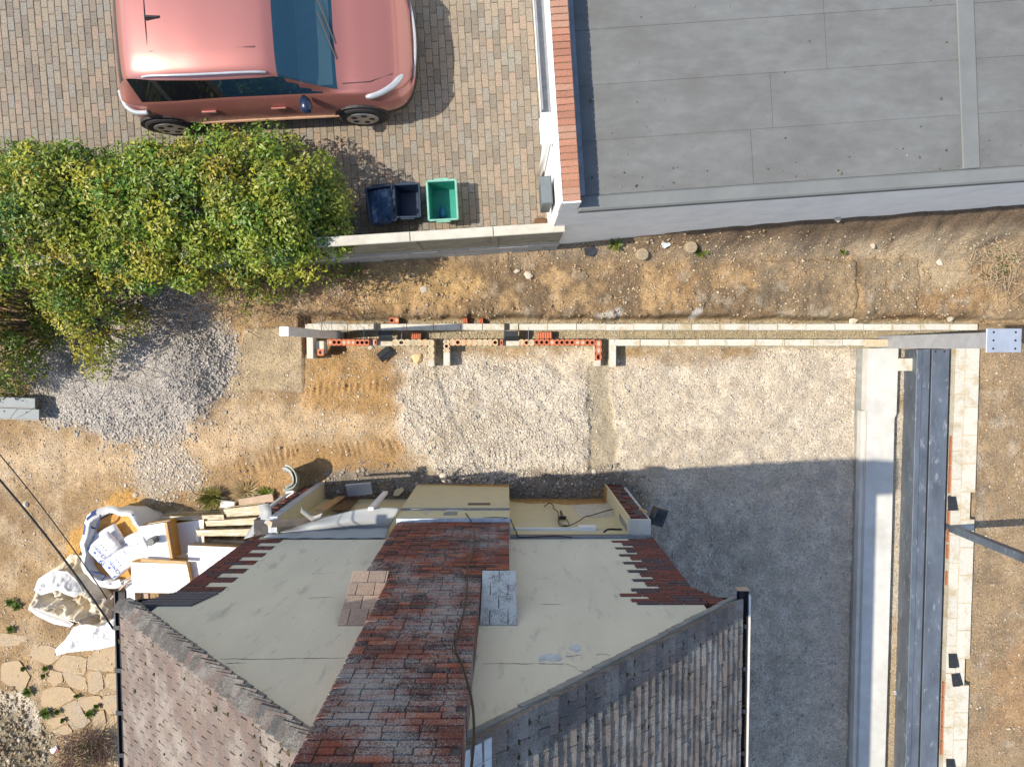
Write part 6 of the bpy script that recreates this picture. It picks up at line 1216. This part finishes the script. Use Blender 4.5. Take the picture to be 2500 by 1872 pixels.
strip3('membrane_strip', [W(606, 1312, 2.3), W(622, 1287, 2.25), W(640, 1262, 2.2), (W(655, 1240, 2.1)), W(700, 1205, 1.2)], .15, M['membrane'], 'long folded grey felt strip sloping down the outer stub wall', 'membrane', (.9, .3, .3))
strip3('membrane_strip', [W(643, 1230, 2.3), W(650, 1250, 2.25), W(650, 1275, 2.3), W(658, 1290, 2.25), W(655, 1308, 2.3)], .16, M['membrane'], 'crumpled grey felt piece hanging at the stub wall corner', 'membrane', (.95, .2, .2))
plank('timber_plank', WY(658, 1278, YW + .2), WY(760, 1270, YW + .12), .1, .07, M['pinktimber'], 'pinkish wall plate timber end beside the draped membrane', up=(0, 1, .3))
plank('timber_plank', W(834, 1212, .05), W(782, 1246, 1.4), .13, .025, M['timber'], 'orange plank leaning on the cream wall left of the breast', up=(0, 1, .2))
plank('timber_plank', W(858, 1216, .05), W(830, 1246, 1.2), .22, .02, M['dtimber'], 'dark brown board leaning on the cream wall', up=(0, 1, .2))
plank('timber_batten', W(941, 1202, .9), W(905, 1242, 2.2), .07, .045, M['white'], 'white painted batten leaning against the draped membrane', up=(0, 1, .2))
ob('slab_offcut', MB().cham(-.2, .2, -.1, .1, -.02, .02, .004).mesh('slab', M['galv']), None, (*W(876, 1195, .25)[:2], .22), (R(14), R(-4), R(6)), 'pale blue grey rectangular slab leaning in the rubble', 'slab')
ob('plaster_chunk', mesh('chunk', *prism(ccw([(-.1, -.03), (-.02, -.06), (.1, 0), (.08, .05), (-.05, .04)]), 0, .04), M['cream']), None, (*W(972, 1200, .1)[:2], .06), (.2, 0, .3), 'cream plaster chunk in the rubble left of the breast', 'rubble')
# curled felt roll
fr_ = thing('felt_roll', 'curled offcut of green grey roofing felt standing by the stub wall', 'felt', (*W(705, 1180, .3)[:2], 0), (0, 0, R(-20)))
for k, (r_, a0, a1, mt) in enumerate(((.16, -1.4, 1.9, 'felt_roll'), (.12, -1.2, 2.2, 'membrane'))):
    v = []; f = []; n = 16
    for i in range(n + 1):
        a = a0 + (a1 - a0) * i / n
        for j, zz in enumerate((0.0, .2, .42, .5)): v.append((r_ * math.cos(a) * (1 + .1 * j) - .05, r_ * math.sin(a) * 1.25 + .06 * j - .05, zz + .05 * math.sin(2 * a)))
    for i in range(n):
        for j in range(3): f.append((i * 4 + j, (i + 1) * 4 + j, (i + 1) * 4 + j + 1, i * 4 + j + 1))
    o = ob('sheet', mesh('sheet', v, f, M[mt], True), fr_); md = o.modifiers.new('t', 'SOLIDIFY'); md.thickness = .012
ob('backing', MB().box(-.1, .02, -.14, .02, .44, .46).mesh('backing', M['sheet']), fr_, rot=(.25, .2, .4))
def cable(name, pts, r, mat, label): ob(name, MB().tube(smoothpath(pts, 5), r, 6).mesh(name, mat, True), None, None, None, label, 'cable')
cable('cable', [WY(a, b, YC + .03) for a, b in [(1137, 1253), (1150, 1272), (1158, 1300), (1158, 1335), (1150, 1362), (1143, 1380), (1142, 1402), (1139, 1450), (1133, 1490), (1120, 1540), (1113, 1570), (1114, 1592), (1128, 1622), (1140, 1660), (1150, 1700), (1156, 1745), (1157, 1800), (1153, 1850), (1148, 1900)]], .009, M['cable'], 'long black cable trailing down the face of the chimney')
cable('cable', [WY(a, b, YW + .04) for a, b in [(1329, 1236), (1341, 1228), (1350, 1233), (1352, 1241), (1361, 1248), (1363, 1258), (1364, 1278), (1372, 1284), (1388, 1283), (1412, 1272), (1429, 1261), (1446, 1257), (1482, 1246), (1505, 1240), (1534, 1231), (1556, 1230), (1580, 1252)]], .008, M['cable'], 'looped dark cable strung across the right cream wall')
cable('cable', [WY(a, b, YW + .04) for a, b in [(1364, 1272), (1370, 1267), (1383, 1268), (1388, 1276), (1388, 1282), (1375, 1281), (1366, 1276)]], .007, M['cable'], 'small coil in the cable on the right cream wall')
cable('cable', [WY(1180, 1264, YC + .03), WY(1215, 1263, YC + .03), WY(1243, 1266, YC + .02), WY(1250, 1276, YW + .05), WY(1262, 1302, YW + .05), WY(1270, 1311, YW + .04), WY(1320, 1309, YW + .04), WY(1360, 1308, YW + .04), WY(1395, 1311, YW + .04)], .008, M['cable'], 'black cable running round the breast corner onto the ledge')
bk_ = thing('wall_bracket', 'small black tapered bracket hanging on the right cream wall', 'bracket', WY(1372, 1260, YW + .03)); ob('arm', MB().tube([(0, .02, -.25), (0, 0, .1)], [.014, .028], 8).mesh('arm', M['cable']), bk_); ob('foot', MB().box(-.05, .05, -.02, .03, .1, .13).mesh('foot', M['cable']), bk_)
ob('hook', MB().tube([(-.1, 0, .05), (-.05, .02, 0), (0, .02, -.02), (.14, .02, 0)], .014, 6).mesh('hook', M['cable']), None, WY(1492, 1296, YW + .05), None, 'black metal hook on the ledge near the right stub wall', 'hook')
fl_ = thing('flood_light', 'dark blue black flood light on the outer corner of the right stub wall', 'light', (1.98, YW + .2, 2.1), (0, 0, R(-20))); ob('body', MB().cham(-.1, .1, -.12, .12, -.06, .05, .02).mesh('body', M['gutter']), fl_, (.03, 0, 0), (0, .3, 0)); ob('lens', MB().box(-.06, .04, -.06, .05, .051, .056).mesh('lens', M['cable']), fl_, (.03, 0, 0), (0, .3, 0)); ob('arm', MB().tube([(-.12, 0, -.02), (-.22, 0, -.1)], .018, 6).mesh('arm', M['timber']), fl_)
# overhead lines
gp = Vector((-3.86, WY(277, 1535, -2.7).y, EZ)); e1 = W(277, 1535, 4.7)
def line(a, b, sag, r, label): ob('overhead_line', MB().tube([a.lerp(b, t) - Vector((0, 0, sag * 4 * t * (1 - t))) for t in np.linspace(0, 1, 24)], r, 6).mesh('line', M['cable'], True), None, None, None, label, 'overhead line')
line(W(-250, 905, 5.2), e1, .12, .011, 'thick black overhead line reaching the left gutter'); line(W(-250, 835, 5.2), W(262, 1462, 4.5), .12, .006, 'thin black overhead line crossing the bulk bags')
# steel channels half buried in the gravel heap
def channel(px, py, L, w, label, z):
    a = W(px, py, z); t = thing('steel_channel', label, 'steel channel', (a.x, a.y, z), (0, 0, R(-2.5))); ob('face', MB().cham(-L, 0, -w / 2, w / 2, -.02, .01, .006).mesh('face', M['steelsheet']), t); ob('side', MB().box(-L, 0, -w / 2 - .008, -w / 2 - .001, -.14, .0).mesh('side', M['gutter']), t)
    for k in range(3): ob('rivet', bolt, t, (-.2 - k * .35, .03, .008))
channel(87, 984, 1.6, .16, 'upper grey steel channel half buried in the gravel heap', .34); channel(97, 1012, 1.7, .17, 'lower grey steel channel half buried in the gravel heap', .31)
ob('plastic_scrap', mesh('scrap', *prism(ccw([(-.1, -.05), (.0, -.1), (.12, -.02), (.09, .07), (-.02, .05), (-.09, .06)]), 0, .03), M['dark']), None, (*W(1442, 611, .4)[:2], float(zfun(*W(1442, 611, .4)[:2])) + .02), (.15, .1, .3), 'crumpled dark plastic scrap by the end of the boundary wall', 'plastic scrap')
lt = simple('blue_litter', (.25, .45, .65), .5, stain=(.8, .8, .8), ssc=12, sth=(.4, .5)); 
for px, py, z, lab in [(2195, 1690, .05, 'blue and white scrap of litter in the gap beside the ground beam'), (1625, 597, .5, 'pale blue litter at the foot of the garage wall'), (105, 1853, .3, 'crumpled red and white packet at the rubble edge')]:
    p = W(px, py, z); v = [(x, y, .02 + .02 * random.random()) for x in np.linspace(-.06, .06, 5) for y in np.linspace(-.045, .045, 4)]; f = [(i * 4 + j, (i + 1) * 4 + j, (i + 1) * 4 + j + 1, i * 4 + j + 1) for i in range(4) for j in range(3)]
    ob('litter', mesh('litter', v, f, lt if 'blue' in lab else simple('red_litter', (.8, .8, .8), .5, stain=(.6, .06, .08), ssc=9, sth=(.5, .55))), None, (p.x, p.y, float(zfun(p.x, p.y))), (0, 0, .5), lab, 'litter')
